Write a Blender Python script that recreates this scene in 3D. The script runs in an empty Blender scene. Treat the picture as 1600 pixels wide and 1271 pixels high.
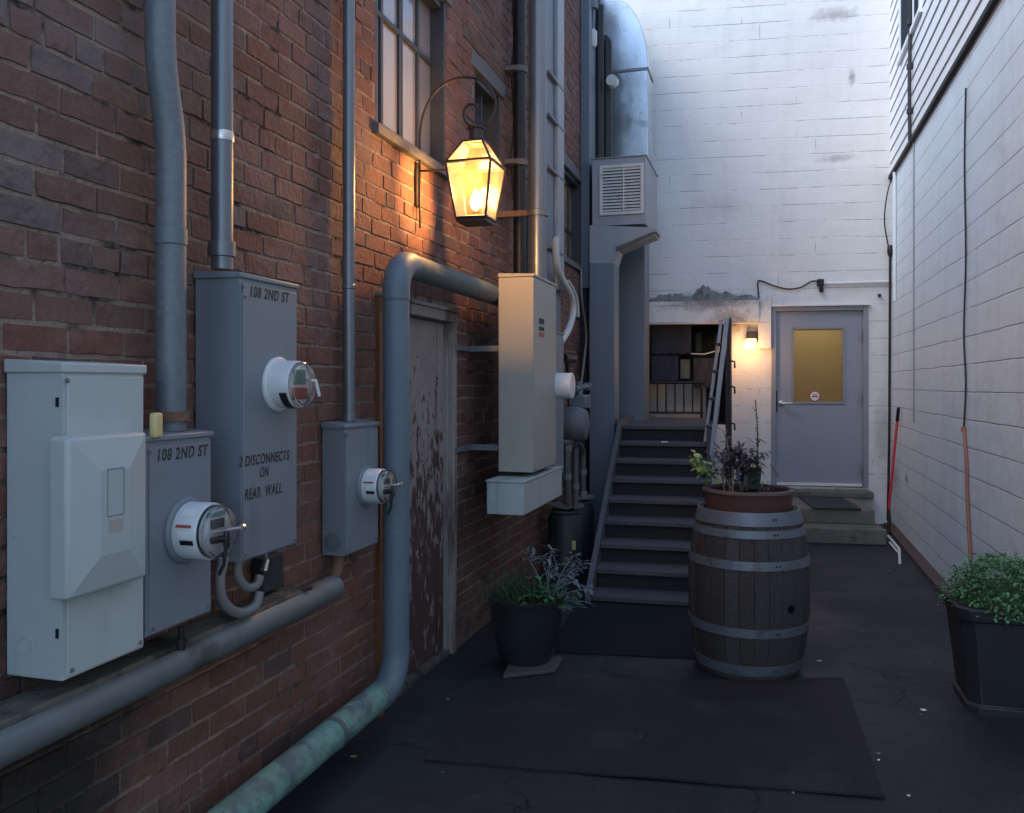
import bpy, bmesh, math, random
from mathutils import Vector, Matrix, noise
R = math.radians
rnd = random.Random(7)
scene = bpy.context.scene
COL = scene.collection

# ------------------------------------------------------------------ camera, sky, sun, exposure
H = 1.55; FPX = 1350.0; YAW = R(16.5); HOR = 602.0
cs, sn = math.cos(YAW), math.sin(YAW)
cam_d = bpy.data.cameras.new("camera"); cam = bpy.data.objects.new("camera", cam_d); COL.objects.link(cam)
cam.location = (0, 0, H); cam.rotation_euler = (R(90), 0, YAW)
cam_d.sensor_width = 36; cam_d.sensor_fit = 'HORIZONTAL'; cam_d.lens = FPX / 1600 * 36
cam_d.shift_y = -(635.5 - HOR) / 1600; cam_d.clip_start = 0.05; cam_d.clip_end = 500
scene.camera = cam

SUN_EL, SUN_AZ = 40.0, 228.0      # azimuth of the sun, clockwise from +Y
world = bpy.data.worlds.new("World"); scene.world = world; world.use_nodes = True
wn = world.node_tree.nodes; wl = world.node_tree.links
sky = wn.new('ShaderNodeTexSky'); sky.sky_type = 'NISHITA'; sky.sun_disc = False
sky.sun_elevation = R(SUN_EL); sky.sun_rotation = R(SUN_AZ); sky.air_density = 1.0; sky.dust_density = 0.6; sky.ozone_density = 2.2
wl.new(sky.outputs[0], wn['Background'].inputs[0]); wn['Background'].inputs[1].default_value = 0.15
sd = bpy.data.lights.new("sun", 'SUN'); sd.energy = 1.1; sd.angle = R(40); sd.color = (1.0, 0.985, 0.965)
so = bpy.data.objects.new("sun", sd); COL.objects.link(so)
az, el = R(SUN_AZ), R(SUN_EL)
sdir = Vector((math.sin(az) * math.cos(el), math.cos(az) * math.cos(el), math.sin(el)))
so.rotation_euler = (-sdir).to_track_quat('-Z', 'Y').to_euler(); so.location = sdir * 20
scene.view_settings.view_transform = 'Standard'; scene.view_settings.look = 'None'
scene.view_settings.exposure = 1.25; scene.view_settings.gamma = 1.0

# ------------------------------------------------------------------ where things stand
def ray(u, v):
    return Vector((-sn * FPX + cs * (u - 800), cs * FPX + sn * (u - 800), HOR - v))
def PX(u, v, X):
    d = ray(u, v); t = X / d.x; return Vector((X, d.y * t, H + d.z * t))
def PY(u, v, Y):
    d = ray(u, v); t = Y / d.y; return Vector((d.x * t, Y, H + d.z * t))
def PZ(u, v, Z=0.0):
    d = ray(u, v); t = (Z - H) / d.z; return Vector((d.x * t, d.y * t, Z))
def PD(u, v, D):
    d = ray(u, v); t = D / FPX; return Vector((d.x * t, d.y * t, H + d.z * t))
WX = -1.75                    # face of the brick wall
RX = 1.32                     # face of the right wall
BANG = R(7); BO = Vector((RX, 10.42, 0))
be = Vector((math.cos(BANG), math.sin(BANG), 0)); bn = Vector((-math.sin(BANG), math.cos(BANG), 0))  # along, away
def PB(u, v, off=0.0):
    """local (x, z) on the back wall, off metres in front of it"""
    d = ray(u, v); o = Vector((0, 0, H)) - BO
    t = (-off - o.dot(bn)) / d.dot(bn); p = o + d * t
    return Vector((p.dot(be), -off, p.z))

# ------------------------------------------------------------------ materials
MATS = {}
def nd(nt, t, **k):
    n = nt.nodes.new(t)
    for a, b in k.items(): setattr(n, a, b)
    return n
def mat(name, col, rough=0.6, metal=0.0, var=0.15, scale=6.0, bump=0.0, bscale=40.0, dirt=None, dirt_amt=0.0,
        dirt_scale=3.0, streak=False, spec=0.5, attr=None, coat=0.0, speck=None, speck_at=0.70, speck_scale=38):
    if name in MATS: return MATS[name]
    m = bpy.data.materials.new(name); m.use_nodes = True; nt = m.node_tree; L = nt.links
    b = nt.nodes['Principled BSDF']; b.inputs['Roughness'].default_value = rough; b.inputs['Metallic'].default_value = metal
    b.inputs['Specular IOR Level'].default_value = spec; b.inputs['Coat Weight'].default_value = coat
    tc = nd(nt, 'ShaderNodeTexCoord'); geo = nd(nt, 'ShaderNodeNewGeometry')
    mp = nd(nt, 'ShaderNodeMapping'); L.new(geo.outputs['Position'], mp.inputs[0])
    if streak: mp.inputs['Scale'].default_value = (1, 1, 0.12)
    n1 = nd(nt, 'ShaderNodeTexNoise'); n1.inputs['Scale'].default_value = scale; n1.inputs['Detail'].default_value = 6
    L.new(mp.outputs[0], n1.inputs[0])
    mx = nd(nt, 'ShaderNodeMix', data_type='RGBA'); L.new(n1.outputs[0], mx.inputs[0])
    if attr:
        at = nd(nt, 'ShaderNodeAttribute'); at.attribute_name = attr
        for sock, f in ((6, 1 - var), (7, 1 + var)):
            sc = nd(nt, 'ShaderNodeVectorMath', operation='SCALE'); sc.inputs[3].default_value = f
            L.new(at.outputs[0], sc.inputs[0]); L.new(sc.outputs[0], mx.inputs[sock])
    else:
        mx.inputs[6].default_value = (*[c * (1 - var) for c in col], 1); mx.inputs[7].default_value = (*[min(1, c * (1 + var)) for c in col], 1)
    out = mx.outputs[2]
    if dirt:
        n2 = nd(nt, 'ShaderNodeTexNoise'); n2.inputs['Scale'].default_value = dirt_scale; n2.inputs['Detail'].default_value = 9
        n2.inputs['Roughness'].default_value = 0.65
        L.new(mp.outputs[0], n2.inputs[0])
        cr = nd(nt, 'ShaderNodeValToRGB'); lo = 0.62 - 0.24 * dirt_amt
        cr.color_ramp.elements[0].position = lo; cr.color_ramp.elements[1].position = min(1, lo + 0.13)
        L.new(n2.outputs[0], cr.inputs[0])
        m2 = nd(nt, 'ShaderNodeMix', data_type='RGBA'); L.new(cr.outputs[0], m2.inputs[0]); L.new(out, m2.inputs[6])
        m2.inputs[7].default_value = (*dirt, 1); out = m2.outputs[2]
    if speck:
        n4 = nd(nt, 'ShaderNodeTexNoise'); n4.inputs['Scale'].default_value = speck_scale; n4.inputs['Detail'].default_value = 4; n4.inputs['Roughness'].default_value = 0.7
        L.new(geo.outputs['Position'], n4.inputs[0])
        c4 = nd(nt, 'ShaderNodeMapRange'); c4.inputs[1].default_value = speck_at; c4.inputs[2].default_value = speck_at + 0.02; L.new(n4.outputs[0], c4.inputs[0])
        m6 = nd(nt, 'ShaderNodeMix', data_type='RGBA'); L.new(c4.outputs[0], m6.inputs[0]); L.new(out, m6.inputs[6]); m6.inputs[7].default_value = (*speck, 1); out = m6.outputs[2]
    L.new(out, b.inputs['Base Color'])
    rr = nd(nt, 'ShaderNodeMapRange'); rr.inputs[3].default_value = max(0.03, rough - 0.1); rr.inputs[4].default_value = min(1, rough + 0.12)
    L.new(n1.outputs[0], rr.inputs[0]); L.new(rr.outputs[0], b.inputs['Roughness'])
    if bump:
        n3 = nd(nt, 'ShaderNodeTexNoise'); n3.inputs['Scale'].default_value = bscale; n3.inputs['Detail'].default_value = 8
        L.new(geo.outputs['Position'], n3.inputs[0])
        bp = nd(nt, 'ShaderNodeBump'); bp.inputs['Strength'].default_value = bump; bp.inputs['Distance'].default_value = 0.02
        L.new(n3.outputs[0], bp.inputs['Height']); L.new(bp.outputs[0], b.inputs['Normal'])
    MATS[name] = m; return m

def emit(name, col, s):
    m = bpy.data.materials.new(name); m.use_nodes = True; nt = m.node_tree
    b = nt.nodes['Principled BSDF']; b.inputs['Base Color'].default_value = (*col, 1)
    b.inputs['Emission Color'].default_value = (*col, 1); b.inputs['Emission Strength'].default_value = s
    return m

def block_mat(name, col, bw, bh, dark, hgate, vgate, line, stain=None, soot=(), xaxis='X', streak=.2):
    """painted concrete block: thin dark joints that fade in and out, chips, grime"""
    m = bpy.data.materials.new(name); m.use_nodes = True; nt = m.node_tree; L = nt.links
    b = nt.nodes['Principled BSDF']; b.inputs['Roughness'].default_value = 0.5
    tc = nd(nt, 'ShaderNodeTexCoord'); O = tc.outputs['Object']; sx = nd(nt, 'ShaderNodeSeparateXYZ'); L.new(O, sx.inputs[0])
    def nz(sc, de, ro=.5, src=O):
        n = nd(nt, 'ShaderNodeTexNoise'); n.inputs['Scale'].default_value = sc; n.inputs['Detail'].default_value = de; n.inputs['Roughness'].default_value = ro; L.new(src, n.inputs[0]); return n.outputs[0]
    def mr(src, a, b_, c=0, d=1):
        r = nd(nt, 'ShaderNodeMapRange'); r.inputs[1].default_value = a; r.inputs[2].default_value = b_; r.inputs[3].default_value = c; r.inputs[4].default_value = d; L.new(src, r.inputs[0]); return r.outputs[0]
    def ma(op, a, b_=None, c=None):
        x = nd(nt, 'ShaderNodeMath', operation=op)
        for i, q in enumerate((a, b_, c)):
            if q is None: continue
            if isinstance(q, (int, float)): x.inputs[i].default_value = q
            else: L.new(q, x.inputs[i])
        return x.outputs[0]
    def mix(f, a, c):
        x = nd(nt, 'ShaderNodeMix', data_type='RGBA')
        if isinstance(f, float): x.inputs[0].default_value = f
        else: L.new(f, x.inputs[0])
        for k, q in ((6, a), (7, c)):
            if isinstance(q, tuple): x.inputs[k].default_value = (*q, 1)
            else: L.new(q, x.inputs[k])
        return x.outputs[2]
    zz = ma('MULTIPLY_ADD', nz(1.1, 6), .03, sx.outputs['Z']); zz = ma('MULTIPLY_ADD', nz(14, 3), .004, zz)
    row = ma('FLOOR', ma('DIVIDE', zz, bh)); fz_ = ma('FRACT', ma('DIVIDE', zz, bh))
    dz_ = ma('MULTIPLY', ma('MINIMUM', fz_, ma('SUBTRACT', 1.0, fz_)), bh)           # distance to a course line, metres
    xx = ma('ADD', ma('MULTIPLY_ADD', nz(15, 3), .004, sx.outputs[xaxis]), ma('MULTIPLY', ma('MODULO', ma('ABSOLUTE', row), 2.0), bw / 2))
    fx = ma('FRACT', ma('DIVIDE', xx, bw)); dx_ = ma('MULTIPLY', ma('MINIMUM', fx, ma('SUBTRACT', 1.0, fx)), bw)
    cell = nd(nt, 'ShaderNodeCombineXYZ'); L.new(ma('FLOOR', ma('DIVIDE', xx, bw)), cell.inputs[0]); L.new(row, cell.inputs[1])
    wn1 = nd(nt, 'ShaderNodeTexWhiteNoise', noise_dimensions='3D'); L.new(cell.outputs[0], wn1.inputs[0])
    g1 = nz(1.7, 9, .72); g2 = nz(3.1, 6, .6)
    hl = ma('MULTIPLY', mr(dz_, line * .6, line * 1.6, 1, 0), mr(g1, hgate, hgate + .07)); vl = ma('MULTIPLY', mr(dx_, line * .6, line * 1.5, 1, 0), mr(g2, vgate, vgate + .05))
    jl = ma('MAXIMUM', hl, vl)
    c = mix(nz(.8, 8), tuple(k * .93 for k in col), tuple(min(1, k * 1.06) for k in col))
    c = mix(ma('MULTIPLY', wn1.outputs[0], .05), c, tuple(k * .55 for k in col))
    mp = nd(nt, 'ShaderNodeMapping'); mp.inputs['Scale'].default_value = (3.0, 3.0, 0.3); L.new(O, mp.inputs[0])
    c = mix(mr(nz(1.6, 8, .6, mp.outputs[0]), .5, .8, 0, streak), c, tuple(k * .55 for k in col))
    c = mix(mr(nz(6, 9, .75), .60, .70, 0, .35), c, tuple(k * .72 for k in col))
    if stain: c = mix(ma('MULTIPLY', mr(nz(2.9, 12, .8), .60, .68), mr(nz(.55, 2), .50, .60)), c, stain)
    for (px, pz, rx, rz, amt) in soot:                                              # dirt marks with a shape of their own
        d_ = ma('SQRT', ma('ADD', ma('POWER', ma('DIVIDE', ma('SUBTRACT', sx.outputs[xaxis], px), rx), 2.0), ma('POWER', ma('DIVIDE', ma('SUBTRACT', sx.outputs['Z'], pz), rz), 2.0)))
        c = mix(ma('MULTIPLY', mr(ma('MULTIPLY_ADD', nz(11, 10, .85), 3.0, d_), 1.7, 2.5, 1, 0), amt), c, (.14, .10, .10))
    c = mix(ma('MULTIPLY', jl, .9), c, dark)
    L.new(c, b.inputs['Base Color'])
    b0 = nd(nt, 'ShaderNodeBump'); b0.inputs['Strength'].default_value = 0.3; b0.inputs['Distance'].default_value = 0.008; L.new(nz(60, 6, .6), b0.inputs['Height'])
    b1 = nd(nt, 'ShaderNodeBump'); b1.inputs['Strength'].default_value = 0.5; b1.inputs['Distance'].default_value = 0.004
    L.new(ma('MINIMUM', mr(dz_, 0, .006), mr(dx_, 0, .005, .5, 1)), b1.inputs['Height']); L.new(b0.outputs[0], b1.inputs['Normal'])
    b2 = nd(nt, 'ShaderNodeBump'); b2.inputs['Strength'].default_value = 0.5; b2.inputs['Distance'].default_value = 0.03; L.new(nz(4, 4), b2.inputs['Height']); L.new(b1.outputs[0], b2.inputs['Normal'])
    L.new(b2.outputs[0], b.inputs['Normal'])
    return m

M = {}
M['brick'] = mat('brick_face', (1, 1, 1), 0.85, 0, 0.34, 16, 0.42, 45, attr='tint', dirt=(0.045, 0.04, 0.04), dirt_amt=-0.3, dirt_scale=2.2)
M['mortar'] = mat('mortar', (0.27, 0.205, 0.165), 0.95, 0, 0.45, 9, 0.9, 50, dirt=(0.03, 0.026, 0.023), dirt_amt=0.50, dirt_scale=4.5)
M['asphalt_plain'] = mat('asphalt', (0.024, 0.028, 0.034), 0.62, 0, 0.5, 2.0, 0.5, 120, dirt=(0.045, 0.048, 0.052), dirt_amt=0.15, dirt_scale=1.3, spec=0.35)
M['backblock'] = block_mat('painted_block', (0.70, 0.69, 0.68), 0.405, 0.19, (0.11, 0.09, 0.09), .475, .585, .0022, stain=(0.34, 0.24, 0.24), soot=((-.60, 5.72, .30, .10, .5), (-.42, 5.0, .05, .12, .6), (-.58, 4.1, .26, .06, .4), (-1.9, 3.6, .5, .2, .16), (-1.95, 2.50, .75, .14, .8), (-1.75, 2.27, .30, .16, .7), (-.1, 1.0, .12, .5, .4)))
M['rightblock'] = block_mat('painted_block_blue_white', (0.66, 0.765, 0.87), 1.6, 0.19, (0.05, 0.05, 0.06), .36, .60, .0022, xaxis='Y', soot=((5.2, .55, .5, .25, .5), (4.35, .62, .12, .06, .95), (8.3, .7, .4, .8, .3)), streak=.3)
M['siding'] = mat('siding_paint', (0.72, 0.76, 0.80), 0.5, 0, 0.08, 3, 0.1, 30, streak=True, dirt=(.4,.42,.44), dirt_amt=-.1)
M['box_pale'] = mat('paint_pale_green_grey', (0.42, 0.47, 0.46), 0.46, 0.0, 0.14, 3.5, 0.10, 12, dirt=(0.22, 0.25, 0.245), dirt_amt=0.25, dirt_scale=5, streak=True, speck=(.12,.085,.06), speck_at=.71)
M['box_grey'] = mat('paint_blue_grey', (0.19, 0.22, 0.245), 0.44, 0.0, 0.12, 4, 0.06, 14, dirt=(0.125, 0.14, 0.15), dirt_amt=0.1, dirt_scale=4, streak=True, speck=(.10,.085,.07), speck_at=.725)
M['box_cream'] = mat('paint_warm_grey', (0.35, 0.335, 0.30), 0.45, 0.0, 0.08, 4, 0.05, 20, dirt=(0.20, 0.19, 0.17), dirt_amt=-0.1, dirt_scale=4, streak=True, speck=(.13,.09,.06), speck_at=.72)
M['galv'] = mat('galvanised', (0.155, 0.18, 0.195), 0.5, 0.25, 0.3, 45, 0.08, 60, dirt=(.10,.115,.12), dirt_amt=.1, dirt_scale=6, speck=(.30,.33,.34), speck_at=.66, speck_scale=60)
M['galv_smooth'] = mat('conduit_zinc', (0.18, 0.20, 0.22), 0.36, 0.6, 0.15, 12, 0.05, 60, dirt=(.10,.11,.12), dirt_amt=.05, dirt_scale=5, streak=True, speck=(.16,.10,.06), speck_at=.715)
M['duct'] = mat('bright_duct', (0.62, 0.68, 0.72), 0.25, 0.9, 0.25, 3, 0.25, 3, dirt=(0.22, 0.28, 0.31), dirt_amt=0.25, dirt_scale=2.2)
M['duct_paint'] = mat('duct_paint', (0.155, 0.185, 0.22), 0.5, 0.15, 0.12, 3, 0.06, 6, streak=True)
M['duct_pale'] = mat('duct_pale', (0.30, 0.32, 0.35), 0.5, 0.1, 0.15, 5, 0.06, 8, dirt=(0.16, 0.14, 0.12), dirt_amt=-0.1, dirt_scale=6)
M['pipe_paint'] = mat('pipe_blue_grey', (0.125, 0.17, 0.205), 0.5, 0, 0.14, 8, 0.1, 30, dirt=(0.115, 0.145, 0.165), dirt_amt=0.1, dirt_scale=5, speck=(.34,.42,.42), speck_at=.715, speck_scale=26)
M['patina'] = mat('pipe_patina', (0.15, 0.30, 0.25), 0.65, 0, 0.5, 13, 0.3, 40, dirt=(0.10, 0.14, 0.15), dirt_amt=0.62, dirt_scale=9, speck=(.03,.04,.04), speck_at=.66, speck_scale=30)
M['pipe_worn'] = mat('pipe_worn', (0.10, 0.125, 0.125), 0.6, 0, 0.35, 14, 0.3, 40, dirt=(0.20, 0.27, 0.24), dirt_amt=0.1, dirt_scale=9)
M['rail_pipe'] = mat('gutter_grey', (0.145, 0.165, 0.17), 0.42, 0.1, 0.3, 7, 0.15, 25, dirt=(0.06, 0.06, 0.052), dirt_amt=0.3, dirt_scale=4)
M['ledge'] = mat('grimy_ledge', (0.13, 0.12, 0.10), 0.85, 0, 0.4, 7, 0.6, 30, dirt=(0.03, 0.03, 0.028), dirt_amt=0.55, dirt_scale=5)
M['rust'] = mat('rust', (0.20, 0.115, 0.07), 0.8, 0.2, 0.4, 25, 0.4, 60)
M['black'] = mat('black_metal', (0.018, 0.018, 0.02), 0.45, 0.3, 0.2, 10, 0.1, 40)
M['dark'] = mat('dark_grime_shade', (0.03, 0.032, 0.036), 0.8, 0, 0.3, 8, 0.3, 40)  # dark parts, and the painted shade of the wall recess
M['meterwhite'] = mat('meter_white', (0.62, 0.65, 0.66), 0.3, 0, 0.05, 5, coat=0.3)
M['white'] = mat('white_paint', (0.68, 0.67, 0.66), 0.5, 0, 0.12, 8, 0.1, 30, dirt=(0.3, 0.26, 0.22), dirt_amt=-0.1, dirt_scale=6)
M['whitelab'] = mat('label_white', (0.75, 0.77, 0.75), 0.5)
M['redlab'] = mat('label_red', (0.38, 0.08, 0.07), 0.5)
M['greenlab'] = mat('label_green', (0.14, 0.24, 0.21), 0.5)
M['ink'] = mat('stencil_ink', (0.035, 0.03, 0.022), 0.7, 0, 0.5, 60, dirt=(0.12, 0.14, 0.16), dirt_amt=0.35, dirt_scale=55)
M['yellow'] = mat('yellow_plastic', (0.62, 0.50, 0.22), 0.5, 0, 0.1, 9)
M['doorpeel'] = mat('peeling_paint', (0.27, 0.235, 0.225), 0.7, 0, 0.3, 6, 0.3, 30)
M['peelframe'] = mat('peeling_frame', (0.30, 0.28, 0.265), 0.7, 0, 0.3, 10, 0.5, 30, dirt=(0.09, 0.065, 0.055), dirt_amt=0.6, dirt_scale=9, streak=True)
M['wood_orange'] = mat('stained_wood', (0.20, 0.085, 0.032), 0.6, 0, 0.3, 14, 0.2, 40, streak=True)
M['winframe'] = mat('window_frame_dark', (0.045, 0.05, 0.06), 0.5, 0, 0.2, 8, 0.1, 30)
M['lintel'] = mat('lintel_grey', (0.14, 0.135, 0.135), 0.75, 0, 0.25, 8, 0.3, 40)
M['pane'] = mat('pane_reflection', (0.26, 0.245, 0.255), 0.16, 0, 0.07, 2, coat=0.6)  # pale base colour paints in the reflection of the white wall opposite
M['pane_dark'] = mat('pane_dark', (0.05, 0.055, 0.07), 0.1, 0, 0.2, 2, coat=0.8)
M['pane_amber'] = mat('pane_amber', (0.35, 0.24, 0.12), 0.15, 0, 0.2, 2, coat=0.6)
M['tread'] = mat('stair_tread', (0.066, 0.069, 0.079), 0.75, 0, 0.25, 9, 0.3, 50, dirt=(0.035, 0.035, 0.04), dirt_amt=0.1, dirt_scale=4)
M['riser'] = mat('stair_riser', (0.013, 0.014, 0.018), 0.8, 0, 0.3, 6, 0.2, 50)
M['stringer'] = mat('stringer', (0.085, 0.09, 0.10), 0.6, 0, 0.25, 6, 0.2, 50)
M['concrete'] = mat('concrete', (0.15, 0.145, 0.125), 0.9, 0, 0.3, 7, 0.6, 60, dirt=(0.07, 0.07, 0.055), dirt_amt=0.25, dirt_scale=3)
M['concrete_lt'] = mat('rough_mortar', (0.22, 0.21, 0.205), 0.95, 0, 0.4, 14, 0.9, 40, dirt=(0.09, 0.085, 0.08), dirt_amt=0.5, dirt_scale=8)
M['doorblue'] = mat('door_grey', (0.27, 0.29, 0.345), 0.42, 0, 0.05, 2.5, 0.02, 20)
M['doorframe'] = mat('door_frame_grey', (0.235, 0.25, 0.29), 0.45, 0, 0.1, 6, 0.05, 20)
M['chrome'] = mat('brushed_steel', (0.6, 0.6, 0.6), 0.28, 0.9, 0.1, 20)
M['hoop'] = mat('hoop_zinc', (0.15, 0.175, 0.205), 0.5, 0.4, 0.3, 12, 0.15, 30, dirt=(0.09, 0.08, 0.075), dirt_amt=0.25, dirt_scale=8)
M['stave'] = mat('oak_stave', (1, 1, 1), 0.8, 0, 0.35, 9, 0.4, 50, streak=True, attr='tint')
M['terracotta'] = mat('terracotta', (0.078, 0.033, 0.026), 0.7, 0, 0.2, 9, 0.15, 40)
M['terrarim'] = mat('terracotta_rim', (0.13, 0.09, 0.078), 0.8, 0, 0.3, 9, 0.25, 40)
M['soil'] = mat('soil', (0.05, 0.03, 0.02), 0.95, 0, 0.5, 30, 1.0, 60)
M['potglaze'] = mat('glazed_pot', (0.022, 0.026, 0.026), 0.33, 0, 0.25, 7, 0.06, 20, coat=0.25)
M['plastic_blk'] = mat('planter_black', (0.016, 0.020, 0.026), 0.5, 0, 0.15, 5, 0.05, 60)
M['basil'] = mat('leaf_green', (0.075, 0.20, 0.075), 0.55, 0, 0.45, 14, dirt=(0.15, 0.27, 0.13), dirt_amt=0.3, dirt_scale=22)
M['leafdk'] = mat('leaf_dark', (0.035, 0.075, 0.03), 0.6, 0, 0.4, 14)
M['leafgr'] = mat('leaf_mid', (0.05, 0.15, 0.05), 0.6, 0, 0.4, 14)
M['silver'] = mat('leaf_silver', (0.165, 0.195, 0.205), 0.8, 0, 0.2, 14)
M['leafyg'] = mat('leaf_yellow_green', (0.28, 0.38, 0.13), 0.6, 0, 0.3, 14)
M['leafpu'] = mat('leaf_dusky', (0.05, 0.042, 0.05), 0.6, 0, 0.3, 14)
M['stem'] = mat('dry_stem', (0.26, 0.23, 0.17), 0.8, 0, 0.3, 14)
M['mat_br'] = mat('mat_brown', (0.023, 0.0215, 0.0245), 0.75, 0, 0.35, 4, 0.6, 200, spec=0.35, dirt=(.040,.038,.040), dirt_amt=.35, dirt_scale=2.2)
M['mat_bl'] = mat('mat_blue', (0.011, 0.014, 0.022), 0.85, 0, 0.3, 5, 0.6, 200, spec=0.2, dirt=(.022,.025,.032), dirt_amt=.1, dirt_scale=3)
M['navy'] = mat('navy_cloth', (0.022, 0.028, 0.048), 0.9, 0, 0.2, 9, 0.3, 12)
M['alu'] = mat('ladder_alu', (0.15, 0.175, 0.22), 0.38, 0.6, 0.15, 15, 0.05, 40)
M['redpole'] = mat('red_pole', (0.55, 0.035, 0.05), 0.35, 0, 0.08, 15)
M['pvc'] = mat('white_pvc', (0.75, 0.75, 0.73), 0.4)
M['kerb'] = mat('kerb_brown', (0.085, 0.055, 0.05), 0.85, 0, 0.35, 8, 0.5, 40)
M['orangecab'] = mat('cable_terracotta', (0.30, 0.12, 0.08), 0.6, 0, 0.2, 9)
M['flex'] = mat('flex_grey', (0.20, 0.20, 0.20), 0.5, 0, 0.15, 9, 0.2, 30)
M['flexlt'] = mat('flex_pale', (0.55, 0.54, 0.52), 0.5, 0, 0.1, 9)
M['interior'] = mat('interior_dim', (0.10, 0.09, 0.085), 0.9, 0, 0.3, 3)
M['room'] = mat('room_paint', (0.62, 0.52, 0.36), 0.8, 0, 0.05, 3)
M['board'] = mat('board_pale', (0.34, 0.33, 0.31), 0.7, 0, 0.2, 5)
M['slab'] = mat('paver', (0.085, 0.08, 0.075), 0.9, 0, 0.3, 8, 0.5, 50)
M['brass'] = mat('dark_bronze', (0.055, 0.045, 0.04), 0.45, 0.6, 0.2, 20)
M['louvre'] = mat('louvre_white', (0.62, 0.60, 0.57), 0.5, 0, 0.15, 12, dirt=(0.28, 0.2, 0.15), dirt_amt=0.1, dirt_scale=12)
M['flame'] = emit('flame', (1.0, 0.66, 0.28), 8)
M['bulb'] = emit('lamp_glow', (1.0, 0.52, 0.16), 4.5)
g = bpy.data.materials.new('clear_glass'); g.use_nodes = True; nt = g.node_tree
for n in list(nt.nodes): nt.nodes.remove(n)
o_ = nd(nt, 'ShaderNodeOutputMaterial'); tr = nd(nt, 'ShaderNodeBsdfTransparent'); gl = nd(nt, 'ShaderNodeBsdfGlossy'); gl.inputs['Roughness'].default_value = 0.18
tl = nd(nt, 'ShaderNodeBsdfTranslucent'); tl.inputs[0].default_value = (1, 0.78, 0.45, 1)
fr = nd(nt, 'ShaderNodeFresnel'); fr.inputs[0].default_value = 1.5; mx1 = nd(nt, 'ShaderNodeMixShader'); mx2 = nd(nt, 'ShaderNodeMixShader')
mx1.inputs[0].default_value = 0.045; nt.links.new(tr.outputs[0], mx1.inputs[1]); nt.links.new(tl.outputs[0], mx1.inputs[2])
nt.links.new(fr.outputs[0], mx2.inputs[0]); nt.links.new(mx1.outputs[0], mx2.inputs[1]); nt.links.new(gl.outputs[0], mx2.inputs[2]); nt.links.new(mx2.outputs[0], o_.inputs[0])
M['glass'] = g
g2 = g.copy(); g2.name = 'meter_glass'; M['glass2'] = g2
for n in g2.node_tree.nodes:
    if n.type == 'MIX_SHADER' and not n.inputs[0].is_linked: n.inputs[0].default_value = 0.10
    if n.type == 'BSDF_TRANSLUCENT': n.inputs[0].default_value = (0.8, 0.9, 0.95, 1)
fz = bpy.data.materials.new('frosted_pane'); fz.use_nodes = True; nt = fz.node_tree
for n in list(nt.nodes): nt.nodes.remove(n)
o_ = nd(nt, 'ShaderNodeOutputMaterial'); tl = nd(nt, 'ShaderNodeBsdfTranslucent'); tl.inputs[0].default_value = (0.95, 0.84, 0.52, 1)
gl = nd(nt, 'ShaderNodeBsdfGlossy'); gl.inputs['Roughness'].default_value = 0.25; mx1 = nd(nt, 'ShaderNodeMixShader'); mx1.inputs[0].default_value = 0.06
nt.links.new(tl.outputs[0], mx1.inputs[1]); nt.links.new(gl.outputs[0], mx1.inputs[2]); nt.links.new(mx1.outputs[0], o_.inputs[0])
M['frost'] = fz

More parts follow.
